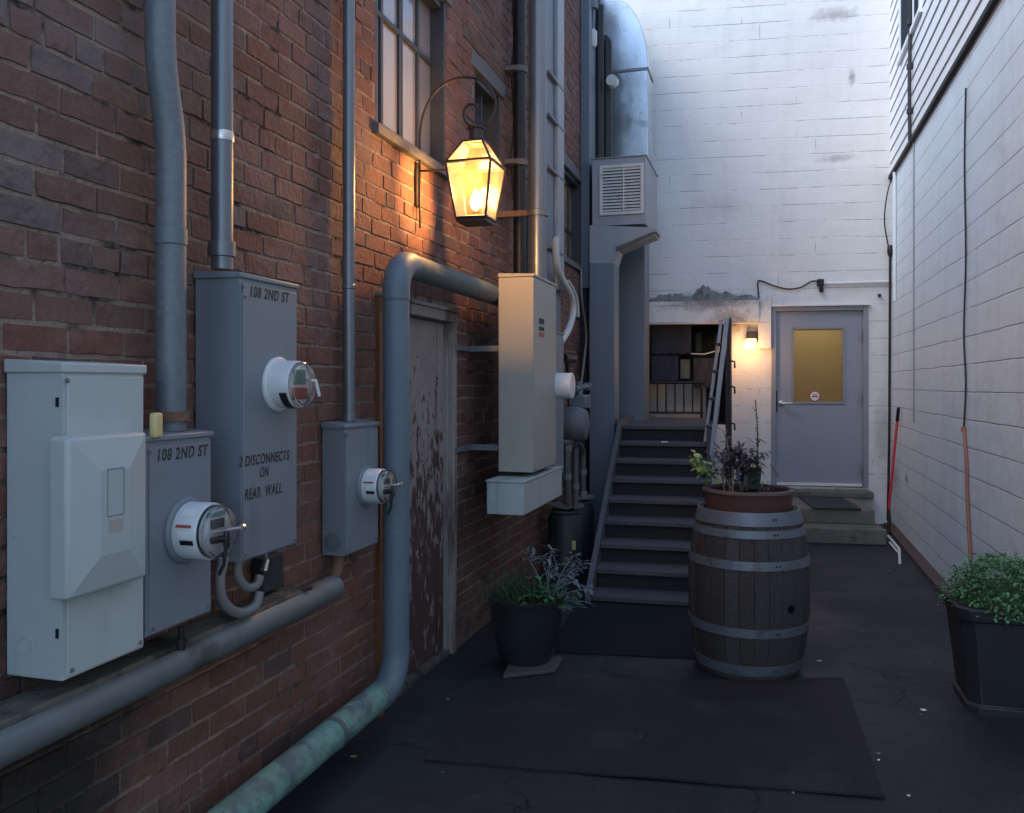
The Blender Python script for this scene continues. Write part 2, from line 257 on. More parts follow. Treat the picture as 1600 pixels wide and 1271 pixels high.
# peeling door paint: pale paint over dark brown wood, loss growing towards the bottom
def asphalt():
    m = bpy.data.materials.new('asphalt'); m.use_nodes = True; nt = m.node_tree; L = nt.links; b = nt.nodes['Principled BSDF']
    geo = nd(nt, 'ShaderNodeNewGeometry'); P = geo.outputs['Position']
    def nz(sc, de, ro=.6):
        n = nd(nt, 'ShaderNodeTexNoise'); n.inputs['Scale'].default_value = sc; n.inputs['Detail'].default_value = de; n.inputs['Roughness'].default_value = ro; L.new(P, n.inputs[0]); return n
    def mr(src, a, b_, c, d):
        r = nd(nt, 'ShaderNodeMapRange'); r.inputs[1].default_value = a; r.inputs[2].default_value = b_; r.inputs[3].default_value = c; r.inputs[4].default_value = d; L.new(src, r.inputs[0]); return r.outputs[0]
    def mix(f, a, c):
        x = nd(nt, 'ShaderNodeMix', data_type='RGBA'); L.new(f, x.inputs[0])
        for k, q in ((6, a), (7, c)):
            if isinstance(q, tuple): x.inputs[k].default_value = (*q, 1)
            else: L.new(q, x.inputs[k])
        return x.outputs[2]
    big = nz(.9, 8); mid = nz(5, 8, .7); fine = nz(150, 4, .7)
    c = mix(mr(big.outputs[0], .35, .65, 0, 1), (.010, .0145, .021), (.022, .029, .038))
    c = mix(mr(mid.outputs[0], .56, .70, 0, .7), c, (.045, .047, .050))
    c = mix(mr(fine.outputs[0], .60, .66, 0, .6), c, (.075, .077, .08))
    # cracks
    v = nd(nt, 'ShaderNodeTexVoronoi', feature='DISTANCE_TO_EDGE'); v.inputs['Scale'].default_value = .75
    wob = nd(nt, 'ShaderNodeMix', data_type='RGBA', blend_type='LINEAR_LIGHT'); wob.inputs[0].default_value = .22; L.new(P, wob.inputs[6]); L.new(nz(3, 7).outputs[1], wob.inputs[7]); L.new(wob.outputs[2], v.inputs[0])
    cr = mr(v.outputs[0], 0, .006, 1, 0); gate = mr(nz(1.1, 3).outputs[0], .48, .54, 0, 1)
    mu = nd(nt, 'ShaderNodeMath', operation='MULTIPLY'); L.new(cr, mu.inputs[0]); L.new(gate, mu.inputs[1])
    c = mix(mu.outputs[0], c, (.006, .006, .007)); L.new(c, b.inputs['Base Color'])
    L.new(mr(big.outputs[0], .4, .62, .42, .8), b.inputs['Roughness']); b.inputs['Specular IOR Level'].default_value = .4
    b1 = nd(nt, 'ShaderNodeBump'); b1.inputs['Strength'].default_value = .7; b1.inputs['Distance'].default_value = .006; L.new(fine.outputs[0], b1.inputs['Height'])
    b2 = nd(nt, 'ShaderNodeBump'); b2.inputs['Strength'].default_value = .5; b2.inputs['Distance'].default_value = .04; L.new(mid.outputs[0], b2.inputs['Height']); L.new(b1.outputs[0], b2.inputs['Normal'])
    b3 = nd(nt, 'ShaderNodeBump'); b3.invert = True; b3.inputs['Strength'].default_value = .8; b3.inputs['Distance'].default_value = .01; L.new(mu.outputs[0], b3.inputs['Height']); L.new(b2.outputs[0], b3.inputs['Normal'])
    L.new(b3.outputs[0], b.inputs['Normal']); M['asphalt'] = m
asphalt()
def weather_brick():
    nt = M['brick'].node_tree; L = nt.links; b = nt.nodes['Principled BSDF']; src = b.inputs['Base Color'].links[0].from_socket
    geo = nd(nt, 'ShaderNodeNewGeometry'); mp = nd(nt, 'ShaderNodeMapping'); mp.inputs['Scale'].default_value = (1, .55, 1.3); L.new(geo.outputs['Position'], mp.inputs[0])
    def layer(src, sc, lo, hi, amt, col, off):
        m2 = nd(nt, 'ShaderNodeVectorMath', operation='ADD'); L.new(mp.outputs[0], m2.inputs[0]); m2.inputs[1].default_value = (off, off, off)
        n = nd(nt, 'ShaderNodeTexNoise'); n.inputs['Scale'].default_value = sc; n.inputs['Detail'].default_value = 10; n.inputs['Roughness'].default_value = .72; L.new(m2.outputs[0], n.inputs[0])
        r = nd(nt, 'ShaderNodeMapRange'); r.inputs[1].default_value = lo; r.inputs[2].default_value = hi; r.inputs[4].default_value = amt; L.new(n.outputs[0], r.inputs[0])
        x = nd(nt, 'ShaderNodeMix', data_type='RGBA'); L.new(r.outputs[0], x.inputs[0]); L.new(src, x.inputs[6]); x.inputs[7].default_value = (*col, 1); return x.outputs[2]
    c = layer(src, 2.6, .48, .66, .55, (.20, .155, .15), 3)
    c = layer(c, 9, .56, .70, .6, (.24, .19, .175), 11)
    c = layer(c, 5, .57, .68, .7, (.055, .035, .03), 23)
    L.new(c, b.inputs['Base Color'])
weather_brick()
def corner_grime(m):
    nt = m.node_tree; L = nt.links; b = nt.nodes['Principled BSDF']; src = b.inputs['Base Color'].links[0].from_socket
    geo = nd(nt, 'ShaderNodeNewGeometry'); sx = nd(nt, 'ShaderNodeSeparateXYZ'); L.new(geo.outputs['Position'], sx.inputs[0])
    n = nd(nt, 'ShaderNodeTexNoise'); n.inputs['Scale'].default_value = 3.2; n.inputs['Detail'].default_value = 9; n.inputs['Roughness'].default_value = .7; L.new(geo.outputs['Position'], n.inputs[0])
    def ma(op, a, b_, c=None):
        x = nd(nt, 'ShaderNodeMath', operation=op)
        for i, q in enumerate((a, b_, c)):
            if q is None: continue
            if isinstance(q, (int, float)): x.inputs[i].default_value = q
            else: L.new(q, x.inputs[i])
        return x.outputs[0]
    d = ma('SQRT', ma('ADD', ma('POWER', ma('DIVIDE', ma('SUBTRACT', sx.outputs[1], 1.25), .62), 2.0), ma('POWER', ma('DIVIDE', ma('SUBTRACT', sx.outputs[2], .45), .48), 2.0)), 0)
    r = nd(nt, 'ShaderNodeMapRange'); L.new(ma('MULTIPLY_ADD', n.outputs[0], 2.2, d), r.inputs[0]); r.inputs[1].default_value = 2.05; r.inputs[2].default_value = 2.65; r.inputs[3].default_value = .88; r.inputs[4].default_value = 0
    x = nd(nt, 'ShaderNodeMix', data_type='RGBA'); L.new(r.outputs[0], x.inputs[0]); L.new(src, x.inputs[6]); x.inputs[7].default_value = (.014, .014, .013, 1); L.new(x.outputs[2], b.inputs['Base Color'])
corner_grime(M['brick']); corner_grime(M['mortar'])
def peel():
    m = M['doorpeel']; nt = m.node_tree; L = nt.links; b = nt.nodes['Principled BSDF']
    src = b.inputs['Base Color'].links[0].from_socket
    geo = nd(nt, 'ShaderNodeNewGeometry'); sx = nd(nt, 'ShaderNodeSeparateXYZ'); L.new(geo.outputs['Position'], sx.inputs[0])
    mp = nd(nt, 'ShaderNodeMapping'); mp.inputs['Scale'].default_value = (1, 1, 0.45); L.new(geo.outputs['Position'], mp.inputs[0])
    n = nd(nt, 'ShaderNodeTexNoise'); n.inputs['Scale'].default_value = 19; n.inputs['Detail'].default_value = 10; n.inputs['Roughness'].default_value = 0.68; n.inputs['Distortion'].default_value = 0.3
    L.new(mp.outputs[0], n.inputs[0])
    zr = nd(nt, 'ShaderNodeMapRange'); zr.inputs[1].default_value = 0.5; zr.inputs[2].default_value = 2.0; zr.inputs[3].default_value = 0.13; zr.inputs[4].default_value = -0.12
    L.new(sx.outputs[2], zr.inputs[0])
    ad = nd(nt, 'ShaderNodeMath', operation='ADD'); L.new(n.outputs[0], ad.inputs[0]); L.new(zr.outputs[0], ad.inputs[1])
    cr = nd(nt, 'ShaderNodeValToRGB'); cr.color_ramp.elements[0].position = 0.535; cr.color_ramp.elements[1].position = 0.56; L.new(ad.outputs[0], cr.inputs[0])
    mx = nd(nt, 'ShaderNodeMix', data_type='RGBA'); L.new(cr.outputs[0], mx.inputs[0]); L.new(src, mx.inputs[6]); mx.inputs[7].default_value = (0.075, 0.042, 0.036, 1)
    L.new(mx.outputs[2], b.inputs['Base Color'])
    bp = nd(nt, 'ShaderNodeBump'); bp.invert = True; bp.inputs['Strength'].default_value = 0.8; bp.inputs['Distance'].default_value = 0.003; L.new(cr.outputs[0], bp.inputs['Height']); L.new(bp.outputs[0], b.inputs['Normal'])
peel()

# ------------------------------------------------------------------ mesh building
class MB:
    def __init__(s): s.bm = bmesh.new()
    def v(s, *p): return s.bm.verts.new(p[0] if len(p) == 1 else p)
    def face(s, pts, mi=0):
        f = s.bm.faces.new([s.v(Vector(p)) for p in pts]); f.material_index = mi; return f
    def box(s, x0, x1, y0, y1, z0, z1, mi=0):
        if x0 > x1: x0, x1 = x1, x0
        if y0 > y1: y0, y1 = y1, y0
        if z0 > z1: z0, z1 = z1, z0
        V = [s.v(x, y, z) for z in (z0, z1) for y in (y0, y1) for x in (x0, x1)]
        for q in ((0, 2, 3, 1), (4, 5, 7, 6), (0, 1, 5, 4), (2, 6, 7, 3), (0, 4, 6, 2), (1, 3, 7, 5)):
            f = s.bm.faces.new([V[i] for i in q]); f.material_index = mi
        return s
    def hexa(s, P, mi=0):      # 8 points: bottom ring 4, top ring 4
        V = [s.v(Vector(p)) for p in P]
        for q in ((3, 2, 1, 0), (4, 5, 6, 7), (0, 1, 5, 4), (1, 2, 6, 5), (2, 3, 7, 6), (3, 0, 4, 7)):
            f = s.bm.faces.new([V[i] for i in q]); f.material_index = mi
        return s
    def prism(s, ring, off, mi=0):
        off = Vector(off); a = [s.v(Vector(p)) for p in ring]; b = [s.v(Vector(p) + off) for p in ring]; n = len(ring)
        s.bm.faces.new(a[::-1]).material_index = mi; s.bm.faces.new(b).material_index = mi
        for i in range(n): s.bm.faces.new((a[i], a[(i + 1) % n], b[(i + 1) % n], b[i])).material_index = mi
        return s
    def tube(s, pts, r, seg=14, caps=True, mi=0, flat=1.0):
        pts = [Vector(p) for p in pts]; n = len(pts); rs = r if isinstance(r, (list, tuple)) else [r] * n
        t0 = (pts[1] - pts[0]).normalized(); up = Vector((0, 0, 1)) if abs(t0.z) < 0.9 else Vector((0, 1, 0))
        nrm = (up - t0 * up.dot(t0)).normalized(); rings = []
        for i in range(n):
            t = ((pts[min(i + 1, n - 1)] - pts[i]).normalized() + (pts[i] - pts[max(i - 1, 0)]).normalized())
            if t.length < 1e-6: t = t0
            t.normalize(); nrm = (nrm - t * nrm.dot(t))
            if nrm.length < 1e-6: nrm = t.orthogonal()
            nrm.normalize(); bi = t.cross(nrm)
            rings.append([s.v(pts[i] + nrm * (math.cos(a) * rs[i]) + bi * (math.sin(a) * rs[i] * flat)) for a in [2 * math.pi * k / seg for k in range(seg)]])
        for i in range(n - 1):
            for k in range(seg):
                f = s.bm.faces.new((rings[i][k], rings[i][(k + 1) % seg], rings[i + 1][(k + 1) % seg], rings[i + 1][k])); f.material_index = mi
        if caps:
            s.bm.faces.new(rings[0][::-1]).material_index = mi; s.bm.faces.new(rings[-1]).material_index = mi
        return s
    def lathe(s, prof, c=(0, 0, 0), axis='Z', seg=40, mi=0, caps=False):
        c = Vector(c); rings = []
        for r, h in prof:
            ring = []
            for k in range(seg):
                a = 2 * math.pi * k / seg; x, y = r * math.cos(a), r * math.sin(a)
                p = Vector((x, y, h)) if axis == 'Z' else (Vector((h, x, y)) if axis == 'X' else Vector((x, h, y)))
                ring.append(s.v(c + p))
            rings.append(ring)
        for i in range(len(prof) - 1):
            for k in range(seg):
                f = s.bm.faces.new((rings[i][k], rings[i][(k + 1) % seg], rings[i + 1][(k + 1) % seg], rings[i + 1][k])); f.material_index = mi
        if caps:
            s.bm.faces.new(rings[0][::-1]).material_index = mi; s.bm.faces.new(rings[-1]).material_index = mi
        return s
    def leaf(s, base, d, L, W, droop=0.15, fold=0.15, up=None, seg=2):
        base = Vector(base); d = Vector(d).normalized(); up = Vector(up or (0, 0, 1))
        side = d.cross(up)
        if side.length < 1e-3: side = d.orthogonal()
        side.normalize(); nn = side.cross(d).normalized()
        prev = [s.v(base)]
        for i in range(1, seg + 1):
            t = i / (seg + 1); w = W * math.sin(math.pi * min(0.95, t * 0.9 + 0.05)) * 0.5
            c = base + d * (L * t) - Vector((0, 0, 1)) * (droop * L * t * t)
            row = [s.v(c + side * w + nn * fold * w), s.v(c), s.v(c - side * w + nn * fold * w)]
            if len(prev) == 1:
                s.bm.faces.new((prev[0], row[0], row[1])); s.bm.faces.new((prev[0], row[1], row[2]))
            else:
                s.bm.faces.new((prev[0], row[0], row[1], prev[1])); s.bm.faces.new((prev[1], row[1], row[2], prev[2]))
            prev = row
        tip = s.v(base + d * L - Vector((0, 0, 1)) * (droop * L))
        s.bm.faces.new((prev[0], tip, prev[1])); s.bm.faces.new((prev[1], tip, prev[2]))
        return s

def wmat(o):
    m = Matrix.Identity(4)
    while o: m = o.matrix_basis @ m; o = o.parent
    return m
def part(name, mb, mats, parent=None, bevel=0.0, smooth=True, local=False, angle=35, recalc=True, seg=2):
    bm = mb.bm
    if recalc: bmesh.ops.recalc_face_normals(bm, faces=bm.faces)
    me = bpy.data.meshes.new(name)
    if parent is not None and not local: bmesh.ops.transform(bm, matrix=wmat(parent).inverted(), verts=bm.verts)
    bm.to_mesh(me); bm.free()
    for m_ in (mats if isinstance(mats, (list, tuple)) else [mats]): me.materials.append(m_)
    if smooth:
        me.polygons.foreach_set('use_smooth', [True] * len(me.polygons)); me.set_sharp_from_angle(angle=R(angle))
    o = bpy.data.objects.new(name, me); COL.objects.link(o)
    if parent is not None: o.parent = parent
    if bevel:
        b = o.modifiers.new('bevel', 'BEVEL'); b.width = bevel; b.segments = seg; b.limit_method = 'ANGLE'; b.angle_limit = R(30)
    return o
def tag(o, label, cat, group=None, kind=None):
    if label: o['label'] = label
    if cat: o['category'] = cat
    if group: o['group'] = group
    if kind: o['kind'] = kind
    return o
def thing(name, label, cat, loc=(0, 0, 0), rz=0.0, group=None):
    o = bpy.data.objects.new(name, None); o.empty_display_size = 0.1; COL.objects.link(o)
    o.location = loc; o.rotation_euler = (0, 0, rz); return tag(o, label, cat, group)
def fillet(pts, r, n=7):
    pts = [Vector(p) for p in pts]; out = [pts[0]]
    for i in range(1, len(pts) - 1):
        a, b, c = pts[i - 1], pts[i], pts[i + 1]; d1 = (a - b).normalized(); d2 = (c - b).normalized()
        k = min(r, (a - b).length * 0.49, (c - b).length * 0.49); p1, p2 = b + d1 * k, b + d2 * k
        for j in range(n + 1):
            t = j / n; out.append(p1 * (1 - t) ** 2 + b * 2 * t * (1 - t) + p2 * t * t)
    out.append(pts[-1]); return out
def dense(pts, n=8):          # smooth curve through points
    pts = [Vector(p) for p in pts]; P = [pts[0]] + pts + [pts[-1]]; out = []
    for i in range(1, len(P) - 2):
        for j in range(n):
            t = j / n; a, b, c, d = P[i - 1], P[i], P[i + 1], P[i + 2]
            out.append(0.5 * ((2 * b) + (c - a) * t + (2 * a - 5 * b + 4 * c - d) * t * t + (3 * b - a - 3 * c + d) * t ** 3))
    out.append(pts[-1]); return out
def holes_panel(mb, f, a0, a1, b0, b1, holes, depth, mi=0):
    """front sheet with rectangular holes and reveals going back by depth; f(a, b, d) -> point"""
    A = sorted({a0, a1, *[h[0] for h in holes], *[h[1] for h in holes]}); B = sorted({b0, b1, *[h[2] for h in holes], *[h[3] for h in holes]})
    A = [a for a in A if a0 <= a <= a1]; B = [b for b in B if b0 <= b <= b1]
    for i in range(len(A) - 1):
        for j in range(len(B) - 1):
            ca, cb = (A[i] + A[i + 1]) / 2, (B[j] + B[j + 1]) / 2
            if any(h[0] < ca < h[1] and h[2] < cb < h[3] for h in holes): continue
            mb.face([f(A[i], B[j], 0), f(A[i + 1], B[j], 0), f(A[i + 1], B[j + 1], 0), f(A[i], B[j + 1], 0)], mi)
    for h in holes:
        c = [(h[0], h[2]), (h[1], h[2]), (h[1], h[3]), (h[0], h[3])]
        for k in range(4):
            p, q = c[k], c[(k + 1) % 4]; mb.face([f(*p, 0), f(*q, 0), f(*q, depth), f(*p, depth)], mi)

# ------------------------------------------------------------------ setting: ground
mb = MB(); S = 60
mb.face([(-S, -S, 0), (S, -S, 0), (S, S, 0), (-S, S, 0)])
tag(part('ground', mb, M['asphalt'], smooth=False), None, None, kind='structure')

# ------------------------------------------------------------------ brick wall on the left
W1 = (PX(587, 0, WX).y, PX(698, 0, WX).y, 2.77, 3.72)
W2 = (PX(741, 0, WX).y, PX(783, 0, WX).y, 2.75, 3.52)
W3 = (PX(877, 0, WX).y, PX(908, 0, WX).y, 2.70, 3.52)
DR = (PX(588, 0, WX).y, PX(709, 0, WX).y, 0.0, PX(708, 490, WX).z)
HOLES = [W1, W2, W3, DR]
WTOP = 5.85; WEND = 10.3
wall = thing('brick_building', 'red brick wall of the building along the left side of the alley', 'brick wall', (WX, 5, 0))
mb = MB(); f = lambda a, b, d: (WX - 0.0055 - d, a, b)
holes_panel(mb, f, -1.5, WEND, 0, WTOP, HOLES, 0.22, 0)
mb.box(WX - 0.5, WX - 0.25, -1.5, WEND, 0, WTOP, 0)
mb.face([(WX - 0.0055, -1.5, WTOP), (WX - 0.0055, WEND, WTOP), (WX - 0.4, WEND, WTOP), (WX - 0.4, -1.5, WTOP)])
part('mortar_bed', mb, M['mortar'], wall, smooth=False, recalc=False)
bm = bmesh.new(); lay = bm.loops.layers.float_color.new('tint')
CH, BLn = 0.0775, 0.203
def brick_col(y, z):
    k = rnd.random(); n = noise.noise(Vector((y * 0.6, z * 0.8, 3.1)))
    base = Vector((0.165, 0.072, 0.053)) if k < 0.45 else (Vector((0.155, 0.068, 0.050)) if k < 0.75 else Vector((0.178, 0.082, 0.060)))
    if k > 0.955: base = Vector((0.10, 0.062, 0.055))
    grey = max(0, min(1, (2.75 - y) / 0.9)) * max(0, min(1, (z - 1.62) / 0.35))
    if rnd.random() < grey * 0.25 + 0.008 and y < 4.5: base = Vector((0.175, 0.125, 0.115)) * rnd.uniform(0.85, 1.05)
    elif grey > 0.2: base = base.lerp(Vector((0.165, 0.105, 0.088)), 0.45)
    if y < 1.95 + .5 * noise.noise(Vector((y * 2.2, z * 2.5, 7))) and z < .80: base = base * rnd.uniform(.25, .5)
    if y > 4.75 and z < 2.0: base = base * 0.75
    return base * (1 + 0.22 * n) * rnd.uniform(0.88, 1.1)
def add_brick(y0, y1, z0, z1):
    if y1 - y0 < 0.02 or z1 - z0 < 0.02: return
    c = brick_col((y0 + y1) / 2, (z0 + z1) / 2); j = lambda a: rnd.uniform(-a, a)
    xo = WX - .0008 + j(0.0032); zw = .0045 * noise.noise(Vector((y0 * .7, z0 * .9, 4))) + .003 * noise.noise(Vector((y0 * 2.5, z0 * 3, 8))); z0 += zw + j(.0012); z1 += zw + j(.0012); nx = 4 if (y0 < 3.2) else 2
    n = max(1, nx); ys = [y0 + (y1 - y0) * i / n for i in range(n + 1)]
    def edge(z, s): return [(yy, z + (j(0.0026) if 0 < i < n or True else 0)) for i, yy in enumerate(ys)]
    lo, hi = edge(z0, -1), edge(z1, 1)
    lo[0] = (lo[0][0] + j(.004), lo[0][1]); hi[-1] = (hi[-1][0] + j(.004), hi[-1][1])
    i_ = 0.003
    back_lo = [bm.verts.new((WX - 0.012, y, z)) for y, z in lo]; back_hi = [bm.verts.new((WX - 0.012, y, z)) for y, z in hi]
    def inn(y, k): return y + (i_ if k == 0 else (-i_ if k == n else 0))
    fr_lo = [bm.verts.new((xo + j(.0012), inn(y, k), z + i_)) for k, (y, z) in enumerate(lo)]
    fr_hi = [bm.verts.new((xo + j(.0012), inn(y, k), z - i_)) for k, (y, z) in enumerate(hi)]
    F = []
    for k in range(n):
        F.append((fr_lo[k], fr_lo[k + 1], fr_hi[k + 1], fr_hi[k]))
        F.append((back_lo[k], back_lo[k + 1], fr_lo[k + 1], fr_lo[k])); F.append((fr_hi[k], fr_hi[k + 1], back_hi[k + 1], back_hi[k]))
    F.append((back_lo[0], fr_lo[0], fr_hi[0], back_hi[0])); F.append((fr_lo[-1], back_lo[-1], back_hi[-1], fr_hi[-1]))
    for q in F:
        fc = bm.faces.new(q); cc = c
        for lp in fc.loops: lp[lay] = (cc.x, cc.y, cc.z, 1)
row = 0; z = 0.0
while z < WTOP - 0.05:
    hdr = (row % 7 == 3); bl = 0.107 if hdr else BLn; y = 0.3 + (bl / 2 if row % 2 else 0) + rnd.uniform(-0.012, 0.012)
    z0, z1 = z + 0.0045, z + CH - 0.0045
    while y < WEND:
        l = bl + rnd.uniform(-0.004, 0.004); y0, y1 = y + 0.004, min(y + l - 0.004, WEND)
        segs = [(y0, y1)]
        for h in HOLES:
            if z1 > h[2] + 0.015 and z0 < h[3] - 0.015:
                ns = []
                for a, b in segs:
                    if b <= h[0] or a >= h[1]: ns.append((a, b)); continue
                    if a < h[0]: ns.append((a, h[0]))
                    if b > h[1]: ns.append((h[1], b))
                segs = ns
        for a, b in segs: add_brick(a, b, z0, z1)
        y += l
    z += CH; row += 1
me = bpy.data.meshes.new('brickwork')
bmesh.ops.transform(bm, matrix=wmat(wall).inverted(), verts=bm.verts)
bm.to_mesh(me); bm.free(); me.materials.append(M['brick'])
bo = bpy.data.objects.new('brickwork', me); COL.objects.link(bo); bo.parent = wall

# windows of the brick wall
def window(h, nv, zbar, pane, sill_out=0.03, blinds=False):
    y0, y1, z0, z1 = h; xg = WX - 0.09
    mb = MB(); t = 0.045
    mb.box(xg - .02, WX - 0.006, y0 + .002, y0 + t * .7, z0 + .002, z1 - .002); mb.box(xg - .02, WX - 0.004, y1 - t * .7, y1 - .002, z0 + .002, z1 - .002)
    mb.box(xg - .018, WX - 0.02, y0 + t, y1 - t, z1 - t, z1 - .003); mb.box(xg - .018, WX - 0.02, y0 + t, y1 - t, z0 + .003, z0 + t * .7)
    w = part('window', mb, M['winframe'], wall, bevel=0.003)
    mb = MB(); mb.box(xg - .02, xg, y0 + t * .5, y1 - t * .5, z0 + t * .4, z1 - t * .5); part('pane', mb, pane, w)
    mb = MB(); nb = nv
    for i in range(1, nb):
        yc = y0 + (y1 - y0) * i / nb; hw = 0.024 if i == nb // 2 else 0.014; mb.box(xg - .01, xg + 0.014, yc - hw, yc + hw, z0 + t * .5, z1 - t * .5)
    for zb in zbar: mb.box(xg - .011, xg + 0.016, y0 + t * .5, y1 - t * .5, zb - .013, zb + .013)
    part('glazing_bars', mb, M['winframe'], w, bevel=0.002)
    mb = MB(); mb.prism([(WX - .12, 0, z0 + .03), (WX + sill_out, 0, z0 - .012), (WX + sill_out, 0, z0 - .05), (WX - .12, 0, z0 - .05)], (0, 0, 0.0001)) if False else None
    mb = MB(); ring = [(WX - .125, y0 - .03, z0 + .018), (WX + sill_out, y0 - .03, z0 - .006), (WX + sill_out, y0 - .03, z0 - .055), (WX - .125, y0 - .03, z0 - .055)]
    mb.prism(ring, (0, y1 - y0 + .06, 0)); part('sill', mb, M['lintel'], w, bevel=0.004)
    return w
window(W1, 4, [PX(595, 40, WX - .13).z], M['pane'])
window(W2, 3, [], M['pane_dark'])
window(W3, 4, [3.02], M['pane_amber'])
for h in (W2, W3):
    mb = MB(); mb.box(WX - .01, WX + .012, h[0] - .06, h[1] + .06, h[3], h[3] + .10); part('lintel', mb, M['lintel'], wall, bevel=.004)
mb = MB(); mb.box(WX - .01, WX + .012, W1[0] - .06, W1[1] + .06, W1[3], W1[3] + .10); part('lintel', mb, M['lintel'], wall, bevel=.004)

# peeling door in the brick wall
d0, d1, _, dz = DR
dor = thing('old_door', 'peeling white and brown wooden door in a worn frame, set in the brick wall', 'door', (WX - .05, (d0 + d1) / 2, 0))
mb = MB(); mb.box(WX - .085, WX - .045, d0 + .06, d1 - .05, 0.04, dz - .06)
for (za, zb) in ((0.12, 0.75), (0.85, 1.4), (1.5, 2.0)):
    if zb < dz - .1:
        pass
dl = part('door_leaf', mb, M['doorpeel'], dor, bevel=.003)
mb = MB()
for (a, b) in ((d0 + .07, d0 + .17), (d1 - .16, d1 - .065)): mb.box(WX - .05, WX - .036, a, b, .02, dz - .07)
part('stile', mb, M['doorpeel'], dl, bevel=.002)
mb = MB(); mb.box(WX - .16, WX + .018, d1 - .05, d1 + .005, 0.0, dz - .001); mb.box(WX - .05, WX - .012, d1 - .075, d1 - .05, 0, dz - .05)
part('frame', mb, M['peelframe'], dor, bevel=.004)
mb = MB(); mb.box(WX - .16, WX + .018, d0 + .05, d1 - .051, dz - .055, dz); mb.box(WX - .02, WX + .03, d0, d1 + .02, dz + .001, dz + .022)
part('head_frame', mb, M['peelframe'], dor, bevel=.004)
mb = MB(); mb.box(WX - .16, WX - .004, d0 + .052, d1 - .052, 0, .035); part('sill', mb, M['ledge'], dor, bevel=.005)
mb = MB(); mb.box(WX - .16, WX + .02, d0, d0 + .05, 0.0, dz - .002); o = part('frame', mb, M['wood_orange'], dor, bevel=.004); o['label'] = 'orange-brown stained door frame board beside the pipe'

# ------------------------------------------------------------------ back building (painted block)
back = thing('block_building', 'white painted concrete block wall closing the far end of the alley', 'block wall', BO, BANG)
pl = PB(1208, 480); pr = PB(1353, 765)
DO = (pl.x - .02, pr.x + .02, pr.z, pl.z)                      # door opening
ol = PB(1008, 505); orr = PB(1138, 662)
OP = (ol.x, orr.x, orr.z - .02, ol.z)                          # porch opening
mb = MB(); f = lambda a, b, d: (a, d, b)
holes_panel(mb, f, -4.5, 0.02, 0, 6.3, [DO, OP], 0.2, 0)
mb.face([(-4.5, 0, 6.3), (0.02, 0, 6.3), (0.02, 1, 6.3), (-4.5, 1, 6.3)])
part('wall', mb, M['backblock'], back, local=True, smooth=False)
# concrete beam over the porch and rough patch on top of it
a = PB(1010, 472, .14); b = PB(1186, 505, .14)
mb = MB(); mb.box(a.x, b.x, -.14, -.002, b.z, a.z); part('beam', mb, M['backblock'], back, local=True, bevel=.006)
mb = MB(); random.seed(2)
NP = 70
def ph(t): return .075 + .045 * noise.noise(Vector((t * 9, 1, 2))) + .03 * noise.noise(Vector((t * 40, 5, 2))) + (.085 * math.sin((t - .42) / .26 * math.pi) if .42 < t < .68 else 0) - .05 * max(0, .12 - t) / .12 - .05 * max(0, t - .85) / .15
ring = [(a.x, -.11, a.z + .001)] + [(a.x + (b.x - a.x) * i / NP, -.07 + .03 * noise.noise(Vector((i * .3, 0, 0))), a.z + .004 + max(.004, ph(i / NP))) for i in range(NP + 1)] + [(b.x, -.11, a.z + .001)]
fr_ = [mb.v(p) for p in ring[1:-1]]; lo_f = [mb.v(a.x + (b.x - a.x) * i / NP, -.125 + .01 * rnd.random(), a.z + .001) for i in range(NP + 1)]; bk_ = [mb.v(p[0], -.001, p[2] + .01) for p in ring[1:-1]]
for i in range(NP): mb.bm.faces.new((lo_f[i], lo_f[i + 1], fr_[i + 1], fr_[i])); mb.bm.faces.new((fr_[i], fr_[i + 1], bk_[i + 1], bk_[i]))
part('rough_mortar_patch', mb, M['concrete_lt'], back, local=True)
# short pier end beside the porch lamp
c = PB(1187, 545, .10); c2 = PB(1206, 500, .10)
mb = MB(); mb.box(b.x - .001, c2.x, -.06, -.001, c.z, a.z + .02); part('pier', mb, M['backblock'], back, local=True, bevel=.006)
# interior of the porch
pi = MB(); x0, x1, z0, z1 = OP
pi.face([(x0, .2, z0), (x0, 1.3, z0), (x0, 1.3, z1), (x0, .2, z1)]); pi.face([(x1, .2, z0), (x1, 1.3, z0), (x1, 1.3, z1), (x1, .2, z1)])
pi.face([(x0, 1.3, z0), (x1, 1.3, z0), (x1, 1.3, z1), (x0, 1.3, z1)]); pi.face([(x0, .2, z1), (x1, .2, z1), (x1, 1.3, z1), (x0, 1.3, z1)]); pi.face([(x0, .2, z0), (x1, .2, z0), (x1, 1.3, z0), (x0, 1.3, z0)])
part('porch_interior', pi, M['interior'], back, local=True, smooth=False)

# porch gate
gt = thing('porch_gate', 'low dark metal railing gate across the dim porch at the top of the stairs', 'gate', BO + be * (x0 + .3) + Vector((0, 0, z0)), BANG)
def LB(x, y, z): return BO + be * x + bn * y + Vector((0, 0, z))
gz = PB(1050, 598, -.1).z; gb = PB(1050, 645, -.1).z; gx1 = PB(1099, 600, -.1).x
for zz_, r_z in ((gz, .018), (gb, .014)):
    mb = MB(); mb.tube([LB(x0 + .03, .1, zz_), LB(gx1, .1, zz_)], r_z, 8); part('rail', mb, M['black'], gt)
for i in range(7):
    x = x0 + .04 + (gx1 - x0 - .06) * i / 6
    mb = MB(); mb.tube([LB(x, .1, gb - (.09 if i in (0, 6) else 0)), LB(x, .1, gz + .01)], .010 if i not in (0, 6) else .016, 6); part('baluster', mb, M['black'], gt)
pn = thing('standing_board', 'pale board standing behind the porch gate', 'board', LB(x0 + .4, .45, z0), BANG)
